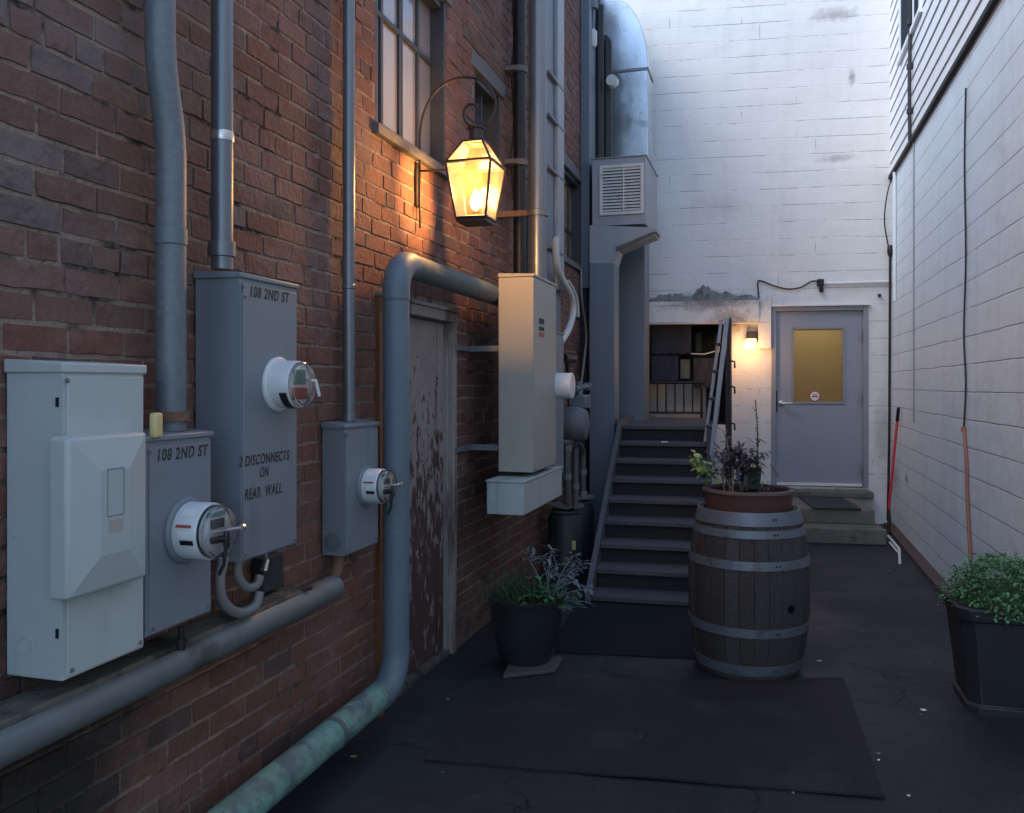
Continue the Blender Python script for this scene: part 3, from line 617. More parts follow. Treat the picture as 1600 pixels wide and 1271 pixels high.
mb = MB(); mb.box(x0 + .03, gx1 + .05, .42, .45, z0 + .02, gz + .02)
bm_ = mb; bmesh.ops.transform(mb.bm, matrix=wmat(back), verts=mb.bm.verts); part('plank', mb, M['board'], pn, bevel=.004)
for (ua, va, ub, vb, nm, lab) in ((1018, 506, 1080, 553, 'hanging_tarp', 'dark navy tarp hanging under the porch beam'), (1018, 556, 1060, 595, 'hanging_cloth', 'navy cloth folded over the rail of the porch gate'), (1084, 560, 1118, 606, 'dark_bag', 'black bag hanging to the right inside the porch')):
    p = PB(ua, va, -.16); q = PB(ub, vb, -.16); mb = MB(); nx, nz = 16, 8; V = []
    for i in range(nx + 1):
        for j in range(nz + 1):
            x = p.x + (q.x - p.x) * i / nx; zz = p.z + (q.z - p.z) * j / nz + (.012 * math.sin(i * 1.9) if j == nz else 0); y = .16 + .006 * math.sin(i * .7 + j * .5) + .006 * noise.noise(Vector((i * .4, j * .4, 2)))
            V.append((x, y, zz))
    vs = [mb.v(LB(*q_)) for q_ in V]; vb_ = [mb.v(LB(q_[0], q_[1] + .012, q_[2])) for q_ in V]
    for i in range(nx):
        for j in range(nz):
            k = i * (nz + 1) + j
            mb.bm.faces.new((vs[k], vs[k + 1], vs[k + nz + 2], vs[k + nz + 1])); mb.bm.faces.new((vb_[k], vb_[k + nz + 1], vb_[k + nz + 2], vb_[k + 1]))
    tag(part(nm, mb, M['navy'] if nm != 'dark_bag' else M['dark'], angle=80), lab, 'bag' if nm == 'dark_bag' else 'cloth')
pg = thing('wall_panel', 'pale grey metal cabinet on the rear wall inside the porch', 'cabinet', LB(PB(1090, 540, -1).x, 1.2, 2), BANG)
for ua, ub in ((1086, 1096), (1116, 1124)):
    p = PB(ua, 520, -1.2); q = PB(ub, 550, -1.2); mb = MB(); mb.box(p.x, q.x, 1.15, 1.28, q.z, p.z); bmesh.ops.transform(mb.bm, matrix=wmat(back), verts=mb.bm.verts); part('door', mb, M['board'], pg, bevel=.01)
mb = MB(); p = PB(1063, 562, -.7); q = PB(1078, 592, -.7); mb.box(p.x, q.x, .7, .72, q.z, p.z); bmesh.ops.transform(mb.bm, matrix=wmat(back), verts=mb.bm.verts); tag(part('notice_board', mb, M['board'], bevel=.003), 'small pale card between the navy cloth and black bag in the porch', 'card')
mb = MB(); p = PB(1080, 553, -.14); q = PB(1122, 549, -.14)
mb.tube([LB(p.x, .14, p.z), LB((p.x + q.x) / 2, .14, (p.z + q.z) / 2 - .02), LB(q.x, .14, q.z + .01)], .008, 6)
tag(part('porch_cable', mb, M['flexlt']), 'pale cable slung across the right half of the porch', 'cable')

# steel door of the back building
fw = .05
dd = thing('steel_door', 'blue-grey steel door with a lit yellow frosted window in the white block wall', 'door', LB((DO[0] + DO[1]) / 2, 0, DO[2]), BANG)
def bpart(name, mb, m, par, **k):
    bmesh.ops.transform(mb.bm, matrix=wmat(back), verts=mb.bm.verts); return part(name, mb, m, par, **k)
mb = MB(); x0, x1, z0, z1 = DO
mb.box(x0, x0 + fw, -.02, .12, z0, z1); mb.box(x1 - fw, x1, -.02, .12, z0, z1); mb.box(x0 + fw, x1 - fw, -.019, .12, z1 - fw, z1)
bpart('frame', mb, M['doorframe'], dd, bevel=.004)
mb = MB(); mb.box(x0 - .01, x1 + .02, -.05, .0, z1 + .001, z1 + .022); bpart('drip_cap', mb, M['white'], dd, bevel=.003)
wa = PB(1240, 514, 0); wb = PB(1318, 629, 0); gw = (wa.x, wb.x, wb.z, wa.z)
mb = MB(); f = lambda a, b, d: (a, d + .03, b); holes_panel(mb, f, x0 + fw, x1 - fw, z0 + .02, z1 - fw - .004, [gw], .045)
leaf = bpart('door_leaf', mb, M['doorblue'], dd, smooth=False)
mb = MB(); t = .02
for q in ((gw[0] - t, gw[0] + .004, gw[2] - t, gw[3] + t), (gw[1] - .004, gw[1] + t, gw[2] - t, gw[3] + t)): mb.box(q[0], q[1], .018, .05, q[2], q[3])
mb.box(gw[0] + .004, gw[1] - .004, .0185, .05, gw[3] - .004, gw[3] + t); mb.box(gw[0] + .004, gw[1] - .004, .0185, .05, gw[2] - t, gw[2] + .004)
bpart('glazing_frame', mb, M['doorframe'], leaf, bevel=.002)
mb = MB(); mb.face([(gw[0], .05, gw[2]), (gw[1], .05, gw[2]), (gw[1], .05, gw[3]), (gw[0], .05, gw[3])]); bpart('frosted_pane', mb, M['frost'], leaf, smooth=False, recalc=False)
sc_ = PB(1274, 621, 0); mb = MB(); mb.lathe([(.001, .03), (.062, .03), (.064, .0325)], (sc_.x, 0, sc_.z + .01), axis='Y', seg=28); st = bpart('round_sticker', mb, M['redlab'], leaf)
mb = MB(); mb.lathe([(.001, .0265), (.048, .0265), (.05, .029)], (sc_.x, 0, sc_.z + .01), axis='Y', seg=28); bpart('sticker_face', mb, M['whitelab'], st)
mb = MB(); mb.box(sc_.x - .034, sc_.x + .034, .0225, .0245, sc_.z + .002, sc_.z + .018); mb.box(sc_.x - .022, sc_.x + .022, .0225, .0245, sc_.z + .03, sc_.z + .038); bpart('sticker_bars', mb, M['redlab'], st)
hp = PB(1222, 630, 0); mb = MB(); mb.lathe([(.028, .03), (.028, .01), (.012, .005), (.012, -.035)], (hp.x - .01, 0, hp.z), axis='Y', seg=20, caps=True)
mb.tube([(hp.x - .01, -.03, hp.z), (hp.x + .03, -.036, hp.z - .002), (hp.x + .11, -.034, hp.z - .006)], [.016, .015, .013], 10); bpart('lever_handle', mb, M['chrome'], leaf)
mb = MB(); mb.box(hp.x - .085, hp.x - .05, .0, .03, hp.z - .1, hp.z + .14); bpart('latch_plate', mb, M['dark'], leaf, bevel=.003)
for v in (522, 620, 735):
    p = PB(1347, v, 0); mb = MB(); mb.tube([(p.x - .02, -.012, p.z - .06), (p.x - .02, -.012, p.z + .06)], .012, 10); bpart('hinge', mb, M['doorframe'], dd)
mb = MB(); mb.box(x0, x1, -.03, .12, z0 - .01, z0 + .018); bpart('threshold', mb, M['chrome'], dd, bevel=.003)
mb = MB(); mb.box(x0 + fw + .01, x1 - fw - .01, .005, .028, z0 + .03, z0 + .06); bpart('door_sweep', mb, M['white'], leaf, bevel=.002)
# lit room behind the frosted pane
mb = MB(); f0 = .25; r0, r1, q0, q1, dp = x0 - .05, x1 + .05, z0 - .01, z1 + .2, 1.6
for q in ([(r0, f0, q0), (r1, f0, q0), (r1, dp, q0), (r0, dp, q0)], [(r0, f0, q1), (r1, f0, q1), (r1, dp, q1), (r0, dp, q1)], [(r0, dp, q0), (r1, dp, q0), (r1, dp, q1), (r0, dp, q1)],
          [(r0, f0, q0), (r0, dp, q0), (r0, dp, q1), (r0, f0, q1)], [(r1, f0, q0), (r1, dp, q0), (r1, dp, q1), (r1, f0, q1)]): mb.face(q)
part('room_interior', mb, M['room'], back, local=True, smooth=False)
ld = bpy.data.lights.new('room_lamp', 'POINT'); ld.energy = 1.35; ld.color = (1, .79, .44); ld.shadow_soft_size = .1
lo_ = bpy.data.objects.new('room_lamp', ld); COL.objects.link(lo_); lo_.location = LB((x0 + x1) / 2 - .1, .55, q1 - .12)

# porch wall lamp
lp = PB(1172, 537, .1); lt = thing('porch_lamp', 'small lit amber wall lamp under the porch beam', 'wall lamp', LB(lp.x, 0, lp.z), BANG)
mb = MB(); mb.box(lp.x - .03, lp.x + .09, -.07, -.001, lp.z + .02, lp.z + .14); bpart('housing', mb, M['brass'], lt, bevel=.01)
mb = MB(); mb.hexa([(lp.x - .055, -.15, lp.z - .055), (lp.x + .04, -.15, lp.z - .055), (lp.x + .04, -.06, lp.z - .055), (lp.x - .055, -.06, lp.z - .055), (lp.x - .05, -.13, lp.z + .05), (lp.x + .07, -.13, lp.z + .05), (lp.x + .07, -.06, lp.z + .05), (lp.x - .05, -.06, lp.z + .05)])
bpart('lens', mb, M['bulb'], lt, bevel=.012)
ld = bpy.data.lights.new('porch_light', 'POINT'); ld.energy = 3.4; ld.color = (1, .50, .18); ld.shadow_soft_size = .05
lo_ = bpy.data.objects.new('porch_light', ld); COL.objects.link(lo_); lo_.location = LB(lp.x - .03, -.30, lp.z - .10)

# ------------------------------------------------------------------ right building
rb = thing('side_building', 'blue-white painted block wall with clapboard siding above, along the right side', 'block wall', (RX, 5, 0))
SZ = 3.87
wy0, wy1 = PX(1411, 10, RX).y, PX(1441, 10, RX).y
y_a, y_b = min(wy0, wy1), max(wy0, wy1); wz0 = PX(1415, 80, RX).z
mb = MB(); mb.face([(RX, -1.5, 0), (RX, 11.2, 0), (RX, 11.2, SZ), (RX, -1.5, SZ)]); mb.box(RX + .2, RX + .6, -1.5, 11.2, 0, 6.0)
part('wall', mb, M['rightblock'], rb, smooth=False, recalc=False)
mb = MB(); z = SZ; rows = 0
while z < 6.0:
    segs = [(-1.5, 11.2)] if z + .14 < wz0 or z > wz0 + 2.3 else [(-1.5, y_a - .05), (y_b + .05, 11.2)]
    for a_, b_ in segs: mb.prism([(RX + .03, a_, z + .012), (RX - .008, a_, z + .012), (RX - .010, a_, z), (RX - .019, a_, z), (RX - .006, a_, z + .150), (RX + .03, a_, z + .150)], (0, b_ - a_, 0))
    z += .145
part('siding', mb, M['siding'], rb, smooth=False)
mb = MB(); mb.box(RX - .035, RX + .02, -1.5, 11.0, SZ - .03, SZ + .012); part('drip_edge', mb, M['dark'], rb, bevel=.003)
mb = MB(); mb.box(RX - .02, RX + .05, y_a, y_b, wz0 + .05, wz0 + 2.2); wd = part('window', mb, mat('pane_matt', (.02, .028, .04), .7, spec=.05), rb)
mb = MB(); ym = y_a + (y_b - y_a) * .30
mb.box(RX - .032, RX + .05, y_a - .07, y_a, wz0, wz0 + 2.3); mb.box(RX - .032, RX + .05, y_b, y_b + .07, wz0, wz0 + 2.3); mb.box(RX - .045, RX + .05, y_a - .1, y_b + .1, wz0 - .05, wz0); mb.box(RX - .028, RX + .04, ym - .03, ym + .03, wz0, wz0 + 2.3)
part('frame', mb, M['siding'], wd, bevel=.004)
mb = MB(); yq = PX(1429, 100, RX).y; mb.tube(dense([(RX - .04, yq, 5.9), (RX - .035, yq + .01, 5.0), (RX - .045, yq - .01, 4.4), (RX - .04, yq, SZ - .02)], 6), .017, 8)
for k in range(4): mb.lathe([(.03, 0), (.03, .05)], (RX - .04, yq, 4.1 + k * .42), seg=8, caps=True)
tag(part('siding_cable', mb, M['dark']), 'dark knobbly cable running down the clapboard siding below the window', 'cable')
mb = MB(); yq = PX(1429, 300, RX).y; mb.tube([(RX - .008, yq, SZ - .04), (RX - .008, yq, 1.2)], .008, 6); tag(part('painted_cable', mb, M['duct_pale']), 'thin grey painted cable on the blocks below the dark siding cable', 'cable')
mb = MB(); yq = PX(1401, 300, RX).y; mb.tube([(RX - .02, yq, SZ - .04), (RX - .02, yq, 2.45)], .018, 8); tag(part('painted_pipe', mb, M['siding']), 'short white pipe on the right wall close to the far corner', 'pipe')
mb = MB(); mb.box(1.222, RX + .002, 3.6, 10.3, 0, .035); tag(part('kerb', mb, M['kerb'], bevel=.006), 'low brown kerb strip along the foot of the right wall', 'kerb')

# thin cables on the right wall
pts = [PX(1570, -10, RX - .012), PX(1540, 70, RX - .012), PX(1509, 138, RX - .012), PX(1507, 260, RX - .012), PX(1509, 400, RX - .012), PX(1506, 520, RX - .012), PX(1509, 600, RX - .012), PX(1506, 668, RX - .012)]
mb = MB(); mb.tube(dense(pts[2:], 5), .0065, 7); tag(part('wall_cable', mb, M['dark']), 'thin dark cable running down the right block wall', 'cable')
mb = MB(); a = PX(1506, 668, RX - .016); b = PX(1517, 880, RX - .016); mb.tube(dense([a, PX(1510, 720, RX - .016), PX(1512, 790, RX - .016), b], 4), .012, 8)
mb.lathe([(.018, 0), (.018, .03)], (a.x, a.y, a.z - .03), seg=10, caps=True)
tag(part('cable_sleeve', mb, M['orangecab']), 'terracotta coloured sleeve on the right wall going down to the bushy planter', 'conduit')

# corner conduit and cables
cd = thing('corner_conduit', 'black conduit in the far right corner with a loose wire above it', 'conduit', PB(1390, 820).xyz * 0 + LB(-.06, -.06, 0), 0)
t_ = PB(1394, 396, .06); b_ = PB(1386, 820, .06)
mb = MB(); mb.tube([LB(t_.x - .02, -.06, t_.z), LB(t_.x - .03, -.06, 1.0), LB(t_.x - .045, -.06, .05)], .014, 10); part('pipe', mb, M['black'], cd)
mb = MB(); mb.lathe([(.022, 0), (.032, .04), (.03, .10), (.018, .12)], LB(t_.x - .02, -.06, t_.z - .03), seg=12, caps=True); part('cap', mb, M['black'], cd)
q = [PB(1396, 268, .05), PB(1386, 305, .05), PB(1382, 345, .05), PB(1388, 385, .05), PB(1393, 402, .05)]
mb = MB(); mb.tube(dense([LB(p.x, -.05, p.z) for p in q], 6), .008, 6); part('loose_wire', mb, M['black'], cd)
mb = MB(); mb.tube([LB(PB(1285, 444).x, -.03, PB(1285, 444).z), LB(-.04, -.03, PB(1390, 441).z)], .016, 10)
tag(part('white_conduit', mb, M['white']), 'thin horizontal white conduit above the steel door', 'conduit')
q = [(1186, 466), (1184, 444), (1188, 439), (1210, 447), (1232, 452), (1252, 449), (1268, 440), (1280, 440)]
mb = MB(); mb.tube(dense([LB(PB(*p, .02).x, -.02, PB(*p, .02).z) for p in q], 6), .009, 6); tag(part('drooping_cable', mb, M['dark']), 'dark drooping cable left of the junction camera above the steel door', 'cable')
jb = thing('junction_camera', 'small black junction box above the steel door where cable meets conduit', 'junction box', LB(PB(1281, 444).x, 0, PB(1281, 444).z), BANG)
p = PB(1281, 444); mb = MB(); mb.box(p.x - .035, p.x + .035, -.06, -.001, p.z - .03, p.z + .05); bpart('housing', mb, M['black'], jb, bevel=.006)
mb = MB(); mb.lathe([(.02, 0), (.026, -.05), (.018, -.07)], (p.x + .01, -.04, p.z - .03), seg=12, caps=True); bpart('gland', mb, M['black'], jb)
p = PB(1374, 462); mb = MB(); mb.lathe([(.02, 0), (.016, -.04)], LB(p.x, -.001, p.z), axis='Y', seg=12, caps=True); tag(part('wall_stub', mb, M['dark']), 'tiny dark stub fixed to the wall right of the steel door top', 'bolt')

# ------------------------------------------------------------------ door steps
ds = thing('door_steps', 'two worn concrete steps up to the blue-grey steel door', 'steps', LB(-.8, -1, 0), BANG)
pe = PZ(1386, 853); lx = (pe - BO).dot(be); ly = (pe - BO).dot(bn); lft = (PZ(1180, 850) - BO).dot(be)
mb = MB(); mb.box(lft, lx, ly, -.002, 0, .154); bpart('step', mb, M['concrete'], ds, bevel=.012)
mb = MB(); mb.box(lft, lx - .04, ly + .30, -.003, .152, .302); bpart('step', mb, M['concrete'], ds, bevel=.012)
mb = MB(); mb.box(DO[0] - .1, DO[1] + .03, -.16, -.004, .30, DO[2] - .012); bpart('step', mb, M['concrete'], ds, bevel=.012)
p = PZ(1255, 784, .3); q = PZ(1345, 797, .3); pl_ = ((p - BO).dot(be), (p - BO).dot(bn)); ql_ = ((q - BO).dot(be), (q - BO).dot(bn))
mb = MB(); mb.box(pl_[0], ql_[0], ql_[1] - .02, -.2, .303, .318); bmesh.ops.transform(mb.bm, matrix=wmat(back), verts=mb.bm.verts)
tag(part('door_mat', mb, M['plastic_blk'], bevel=.003), 'dark rubber doormat on the top step under the steel door', 'doormat')

# ------------------------------------------------------------------ staircase
SO = PD(920, 933, 6.17); SA = R(3.2)
stc = thing('staircase', 'dark grey wooden stairs climbing to the dim porch', 'staircase', (SO.x, SO.y, 0), SA)
SW, RUN, RISE, Z1 = .80, .258, .14, .05
for k in range(9):
    zt = Z1 + RISE * k; y = RUN * k; dep = RUN + .03 if k < 8 else 2.0
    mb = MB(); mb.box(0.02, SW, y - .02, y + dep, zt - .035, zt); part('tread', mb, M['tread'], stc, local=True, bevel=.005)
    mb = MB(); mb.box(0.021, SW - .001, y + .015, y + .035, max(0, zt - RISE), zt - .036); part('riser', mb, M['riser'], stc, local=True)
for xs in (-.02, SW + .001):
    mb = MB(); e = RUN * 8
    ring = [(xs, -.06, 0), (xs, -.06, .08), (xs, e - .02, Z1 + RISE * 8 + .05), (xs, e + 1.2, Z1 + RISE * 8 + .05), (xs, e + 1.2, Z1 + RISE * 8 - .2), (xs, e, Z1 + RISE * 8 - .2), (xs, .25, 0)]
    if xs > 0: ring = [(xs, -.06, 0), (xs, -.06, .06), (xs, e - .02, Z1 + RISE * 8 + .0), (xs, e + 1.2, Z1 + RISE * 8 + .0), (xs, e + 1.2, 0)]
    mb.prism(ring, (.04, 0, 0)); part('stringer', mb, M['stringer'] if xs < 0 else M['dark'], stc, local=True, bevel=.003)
mb = MB(); mb.box(.40, .46, 1.80, 1.83, Z1 + RISE * 7 + .001, Z1 + RISE * 7 + .008); o = part('paper_scrap', mb, M['whitelab']); o.location = (SO.x, SO.y, 0); o.rotation_euler = (0, 0, SA); tag(o, 'white scrap of paper on an upper stair tread', 'paper scrap')

# dark post right of the porch
pp = PD(1139, 690, 8.95); pt_ = PD(1139, 494, 8.95)
ps = thing('timber_post', 'tall dark timber post between the stairs and the lamp-lit wall', 'post', (pp.x, pp.y, 0), 0)
mb = MB(); mb.box(pp.x - .035, pp.x + .02, pp.y - .03, pp.y + .25, 0, pt_.z - .02); part('post', mb, M['dark'], ps, bevel=.004)
for v in (568, 608, 665):
    p = PD(1145, v, 8.93); mb = MB(); mb.tube([(p.x - .03, p.y - .02, p.z + .03), (p.x + .02, p.y - .03, p.z + .015), (p.x + .02, p.y - .03, p.z - .05)], .010, 6); part('hook', mb, M['black'], ps)

# ladder seen nearly edge-on
ldr = thing('aluminium_ladder', 'aluminium ladder leaning beside the stairs, seen nearly edge-on', 'ladder', PD(1092, 890, 7.3).xyz * 1.0)
nt_, nb_ = PD(1136, 497, 7.55), PD(1106, 760, 7.55); ft_, fb_ = PD(1127, 500, 7.95), PD(1092, 760, 7.95)
def ext(a, b):
    t = a.z / (a.z - b.z); return a + (b - a) * t
nb_ = ext(nt_, nb_); fb_ = ext(ft_, fb_)
ldr.location = ((nb_ + fb_) / 2)[:]
def railbox(a, b, w, d):
    mb = MB(); ax = (a - b).normalized(); yv = Vector((0, 1, 0)); sx_ = ax.cross(yv).normalized() * w / 2; sy_ = sx_.cross(ax).normalized() * d / 2
    mb.hexa([b - sx_ - sy_, b + sx_ - sy_, b + sx_ + sy_, b - sx_ + sy_, a - sx_ - sy_, a + sx_ - sy_, a + sx_ + sy_, a - sx_ + sy_]); return mb
part('rail', railbox(nt_, nb_, .042, .028), M['alu'], ldr, bevel=.003); part('rail', railbox(ft_, fb_, .03, .028), M['alu'], ldr, bevel=.003)
for i in range(8):
    t = (i + .7) / 8.6; a = nb_.lerp(nt_, t); b = fb_.lerp(ft_, t); mb = MB(); mb.tube([a, b], .016, 8); part('rung', mb, M['alu'], ldr)
for a in (nb_, fb_):
    mb = MB(); mb.box(a.x - .04, a.x + .04, a.y - .025, a.y + .025, 0.001, .05); part('foot', mb, M['black'], ldr, bevel=.005)

# ------------------------------------------------------------------ electrical boxes on the brick wall
def text_mesh(s, size, shear=.18, sx=1.0):
    cu = bpy.data.curves.new('lettering', 'FONT'); cu.body = s; cu.size = size; cu.align_x = 'LEFT'; cu.shear = shear; cu.extrude = .0002; cu.offset = size * .026; cu.space_character = 1.15
    ob = bpy.data.objects.new('tmp', cu); COL.objects.link(ob); bpy.context.view_layer.update()
    me = bpy.data.meshes.new_from_object(ob); bpy.data.objects.remove(ob); return me
def lettering(s, p, width, height, parent, X, name='lettering'):
    me = text_mesh(s, height); xs = [v.co.x for v in me.vertices]; ys = [v.co.y for v in me.vertices]
    w = max(xs) - min(xs); hgt = max(ys) - min(ys); mx_, my_ = min(xs), min(ys)
    for v in me.vertices:
        x, y, z_ = v.co; v.co = Vector((X + .0008 + z_, p.y + (x - mx_) * width / w, p.z + (y - my_) * height / hgt))
    me.transform(wmat(parent).inverted()); me.materials.clear(); me.materials.append(M['ink'])
    o = bpy.data.objects.new(name, me); COL.objects.link(o); o.parent = parent; return o
def screw(x, y, z, par, r=.006): 
    mb = MB(); mb.lathe([(r, 0), (r, .003), (r * .5, .005)], (x, y, z), axis='X', seg=10, caps=True); part('screw', mb, M['galv'], par)
def ebox(name, label, X, y0, y1, z0, z1, m, lip=.008, hood=.004, back=WX):
    t = thing(name, label, 'electrical box', (WX, (y0 + y1) / 2, z0))
    mb = MB(); mb.box(back + .005, X, y0, y1, z0, z1); part('enclosure', mb, m, t, bevel=.004)
    mb = MB(); mb.box(X - .0, X + .004, y0 + .012, y1 - .004, z0 + .006, z1 - .02); part('cover', mb, m, t, bevel=.003)
    for (yy, zz) in ((y0 + .025, z0 + .02), (y1 - .018, z0 + .02), (y0 + .012, z1 - .03)):
        mb = MB(); mb.lathe([(.006, 0), (.006, .003), (.003, .0045)], (X + .004, yy, zz), axis='X', seg=10, caps=True); part('screw', mb, M['galv'], t)
    mb = MB(); mb.box(X - .004, X + .0025, y0 - .0012, y0 + .0, z0 + .02, z1 - .02); part('seam', mb, m, t)
    mb = MB(); mb.prism([(back + .004, y0 - lip, z1 + .022), (X + lip, y0 - lip, z1 + .012), (X + lip, y0 - lip, z1 - hood), (back + .004, y0 - lip, z1 - hood)], (0, y1 - y0 + 2 * lip, 0)); part('hood', mb, m, t, bevel=.004)
    return t
def meter(par, X, y, z, r, L, style):
    mb = MB(); mb.lathe([(r * 1.17, 0), (r * 1.17, .008), (r * 1.1, .015), (r * 1.0, .016)], (X, y, z), axis='X', seg=48, caps=True); part('socket_ring', mb, M['meterwhite'] if style == 'b' else M['box_grey'], par)
    mb = MB(); mb.lathe([(r, .0), (r, L - .004), (r * .97, L), (r * .9, L)], (X, y, z), axis='X', seg=48); m = part('meter', mb, M['meterwhite'], par)
    if style == 'b':
        mb = MB(); mb.lathe([(r * .9, L - .001), (.002, L - .003)], (X, y, z), axis='X', seg=40); part('face_plate', mb, M['whitelab'], m)
        mb = MB(); mb.box(X + L, X + L + .004, y - .045, y + .03, z + .0, z + .05); part('register', mb, M['greenlab'], m, bevel=.002)
        mb = MB(); mb.box(X + L, X + L + .006, y - .05, y + .04, z - .05, z - .01); part('warning_label', mb, M['redlab'], m, bevel=.002)
        seg = []
        for k in range(9):
            a = R(200 + k * 9); seg.append((math.cos(a) * (r + .002), math.sin(a) * (r + .002)))
        mb = MB(); n = len(seg)
        for k in range(n - 1):
            (a0, b0), (a1, b1) = seg[k], seg[k + 1]
            mb.face([(X + L * .6, y + a0, z + b0), (X + L - .006, y + a0, z + b0), (X + L - .006, y + a1, z + b1), (X + L * .6, y + a1, z + b1)])
        part('side_window', mb, M['black'], m)
        mb = MB(); mb.tube([(X + L, y + r * .5, z + r * .2), (X + L + .035, y + r * .55, z + r * .15), (X + L + .04, y + r * .7, z - r * .5)], .006, 8); part('seal_tag', mb, M['white'], m)
        dl = .02
    else:
        mb = MB(); mb.lathe([(r * .86, L + .004), (r * .86, L + .012), (.002, L + .013)], (X, y, z), axis='X', seg=40); part('face_plate', mb, M['meterwhite'], m)
        mb = MB(); mb.box(X + L + .013, X + L + .017, y - .03, y + .03, z + .01, z + .035); part('register', mb, M['ink'], m)
        mb = MB(); mb.box(X + L + .013, X + L + .016, y - .045, y + .035, z + .042, z + .056); part('face_label', mb, M['greenlab'], m)
        mb = MB(); mb.tube([(X + L + .02, y - .035, z - .02), (X + L + .035, y + .01, z - .02)], .010, 8); mb.tube([(X + L + .035, y + .01, z - .04), (X + L + .035, y + .015, z + .0)], .009, 8)
        mb.tube([(X + L + .04, y + .005, z - .02), (X + L + .035, y, z - .09), (X + L + .02, y, z - .12)], .005, 6); part('lock', mb, M['black'], m)
        mb = MB(); mb.tube([(X + L + .015, y - .03, z + .003), (X + L + .05, y + .06, z + .003)], .004, 6); mb.lathe([(.009, 0), (.009, .012)], (X + L + .05, y + .062, z + .003), axis='Y', seg=10, caps=True); part('test_screw', mb, M['chrome'], m)
        # labels wrapped on the barrel side facing the lane
        def wrap(a0, a1, x0, x1, mt, nm):
            mb = MB(); n = 6
            for k in range(n):
                p, q = R(a0 + (a1 - a0) * k / n), R(a0 + (a1 - a0) * (k + 1) / n); rr = r + .0012
                mb.face([(X + x0, y + math.cos(p) * rr, z + math.sin(p) * rr), (X + x1, y + math.cos(p) * rr, z + math.sin(p) * rr), (X + x1, y + math.cos(q) * rr, z + math.sin(q) * rr), (X + x0, y + math.cos(q) * rr, z + math.sin(q) * rr)])
            part(nm, mb, mt, m)
        wrap(125, 142, L * .38, L * .88, M['whitelab'], 'spec_label'); wrap(160, 166, L * .3, L * .85, M['redlab'], 'warning_label'); wrap(172, 186, L * .4, L * .85, M['whitelab'], 'spec_label'); wrap(190, 200, L * .45, L * .92, M['black'], 'bar_label')
        dl = .034
    mb = MB(); mb.lathe([(r * .93, L * .98), (r * .93, L + dl * .7), (r * .86, L + dl * .92), (r * .78, L + dl), (.002, L + dl + .001)], (X, y, z), axis='X', seg=48); part('glass_dome', mb, M['glass2'], m)
    mb = MB(); mb.lathe([(r * .86, L + dl * .93), (r * .9, L + dl * .80), (r * .935, L + dl * .80), (r * .89, L + dl * .96)], (X, y, z), axis='X', seg=48); part('dome_rim', mb, M['glass2'], m)
    return m
XB = -1.58
# large pale cabinet
y0 = PX(97, 600, XB).y; y1 = PX(224, 600, XB).y; zt = PX(110, 575, XB).z; zb = PX(97, 1066, XB).z
b1_ = ebox('pale_cabinet', 'pale green-grey electrical cabinet with a raised cover on its front, nearest the viewer', XB, y0, y1, zb, zt, M['box_pale'], .007, .012)
q0 = PX(107, 800, XB + .055).y; q1 = PX(233, 800, XB + .055).y; z0_ = PX(107, 942, XB + .055).z; z1_ = PX(110, 683, XB + .055).z
mb = MB(); Xa, Xb_, Xc = XB + .004, XB + .050, XB + .068
def rg(X, i): return [(X, q0 + i, z0_ + i), (X, q1 - i, z0_ + i), (X, q1 - i, z1_ - i), (X, q0 + i, z1_ - i)]
r0_, r1_, r2_ = [mb.v(p) for p in rg(Xa, 0)], [mb.v(p) for p in rg(Xb_, 0.002)], [mb.v(p) for p in [(Xc, q0 + .085, z0_ + .09), (Xc, q1 - .085, z0_ + .09), (Xc, q1 - .085, z1_ - .085), (Xc, q0 + .085, z1_ - .085)]]
for A_, B_ in ((r0_, r1_), (r1_, r2_)):
    for k in range(4): mb.bm.faces.new((A_[k], A_[(k + 1) % 4], B_[(k + 1) % 4], B_[k]))
mb.bm.faces.new(r2_); rc = part('raised_cover', mb, M['box_pale'], b1_, bevel=.010, angle=10, seg=4)
mb = MB(); yc = (q0 + q1) / 2 + .0; zc = z1_ - .14; w_, h_ = .028, .10
for (a_, b_, c_, d_) in ((yc - w_, yc + w_, zc + .055, zc + .058), (yc - w_, yc + w_, zc - .058, zc - .055), (yc - w_, yc - w_ + .002, zc - .055, zc + .055), (yc + w_ - .002, yc + w_, zc - .055, zc + .055)): mb.box(Xc, Xc + .0012, a_, b_, c_, d_)
part('latch_outline', mb, M['box_grey'], rc)
mb = MB(); mb.box(Xc, Xc + .0015, yc - .024, yc + .024, zc - .095, zc - .065); part('faded_label', mb, mat('faded_label', (.38, .36, .33), .6), rc)
for v in (628, 808, 990):
    p = PY(95, v, y0 - .001); mb = MB(); mb.box(p.x - .012, p.x - .006, y0 - .005, y0 + .001, p.z - .012, p.z + .01); part('latch_slot', mb, M['black'], b1_)
p = PY(40, 1008, y0); mb = MB()
for rr in (.022, .016): mb.lathe([(rr, 0), (rr, -.0015), (rr - .0015, -.0015), (rr - .0015, 0)], (p.x, y0, p.z), axis='Y', seg=28)
part('knockout', mb, M['box_pale'], b1_)
mb = MB(); p = PX(243, 664, XB + .01); mb.box(p.x - .010, p.x + .012, p.y - .016, p.y + .018, p.z - .035, p.z + .032); part('handle', mb, M['yellow'], b1_, bevel=.007, seg=3)['label'] = 'yellow plastic lever handle'
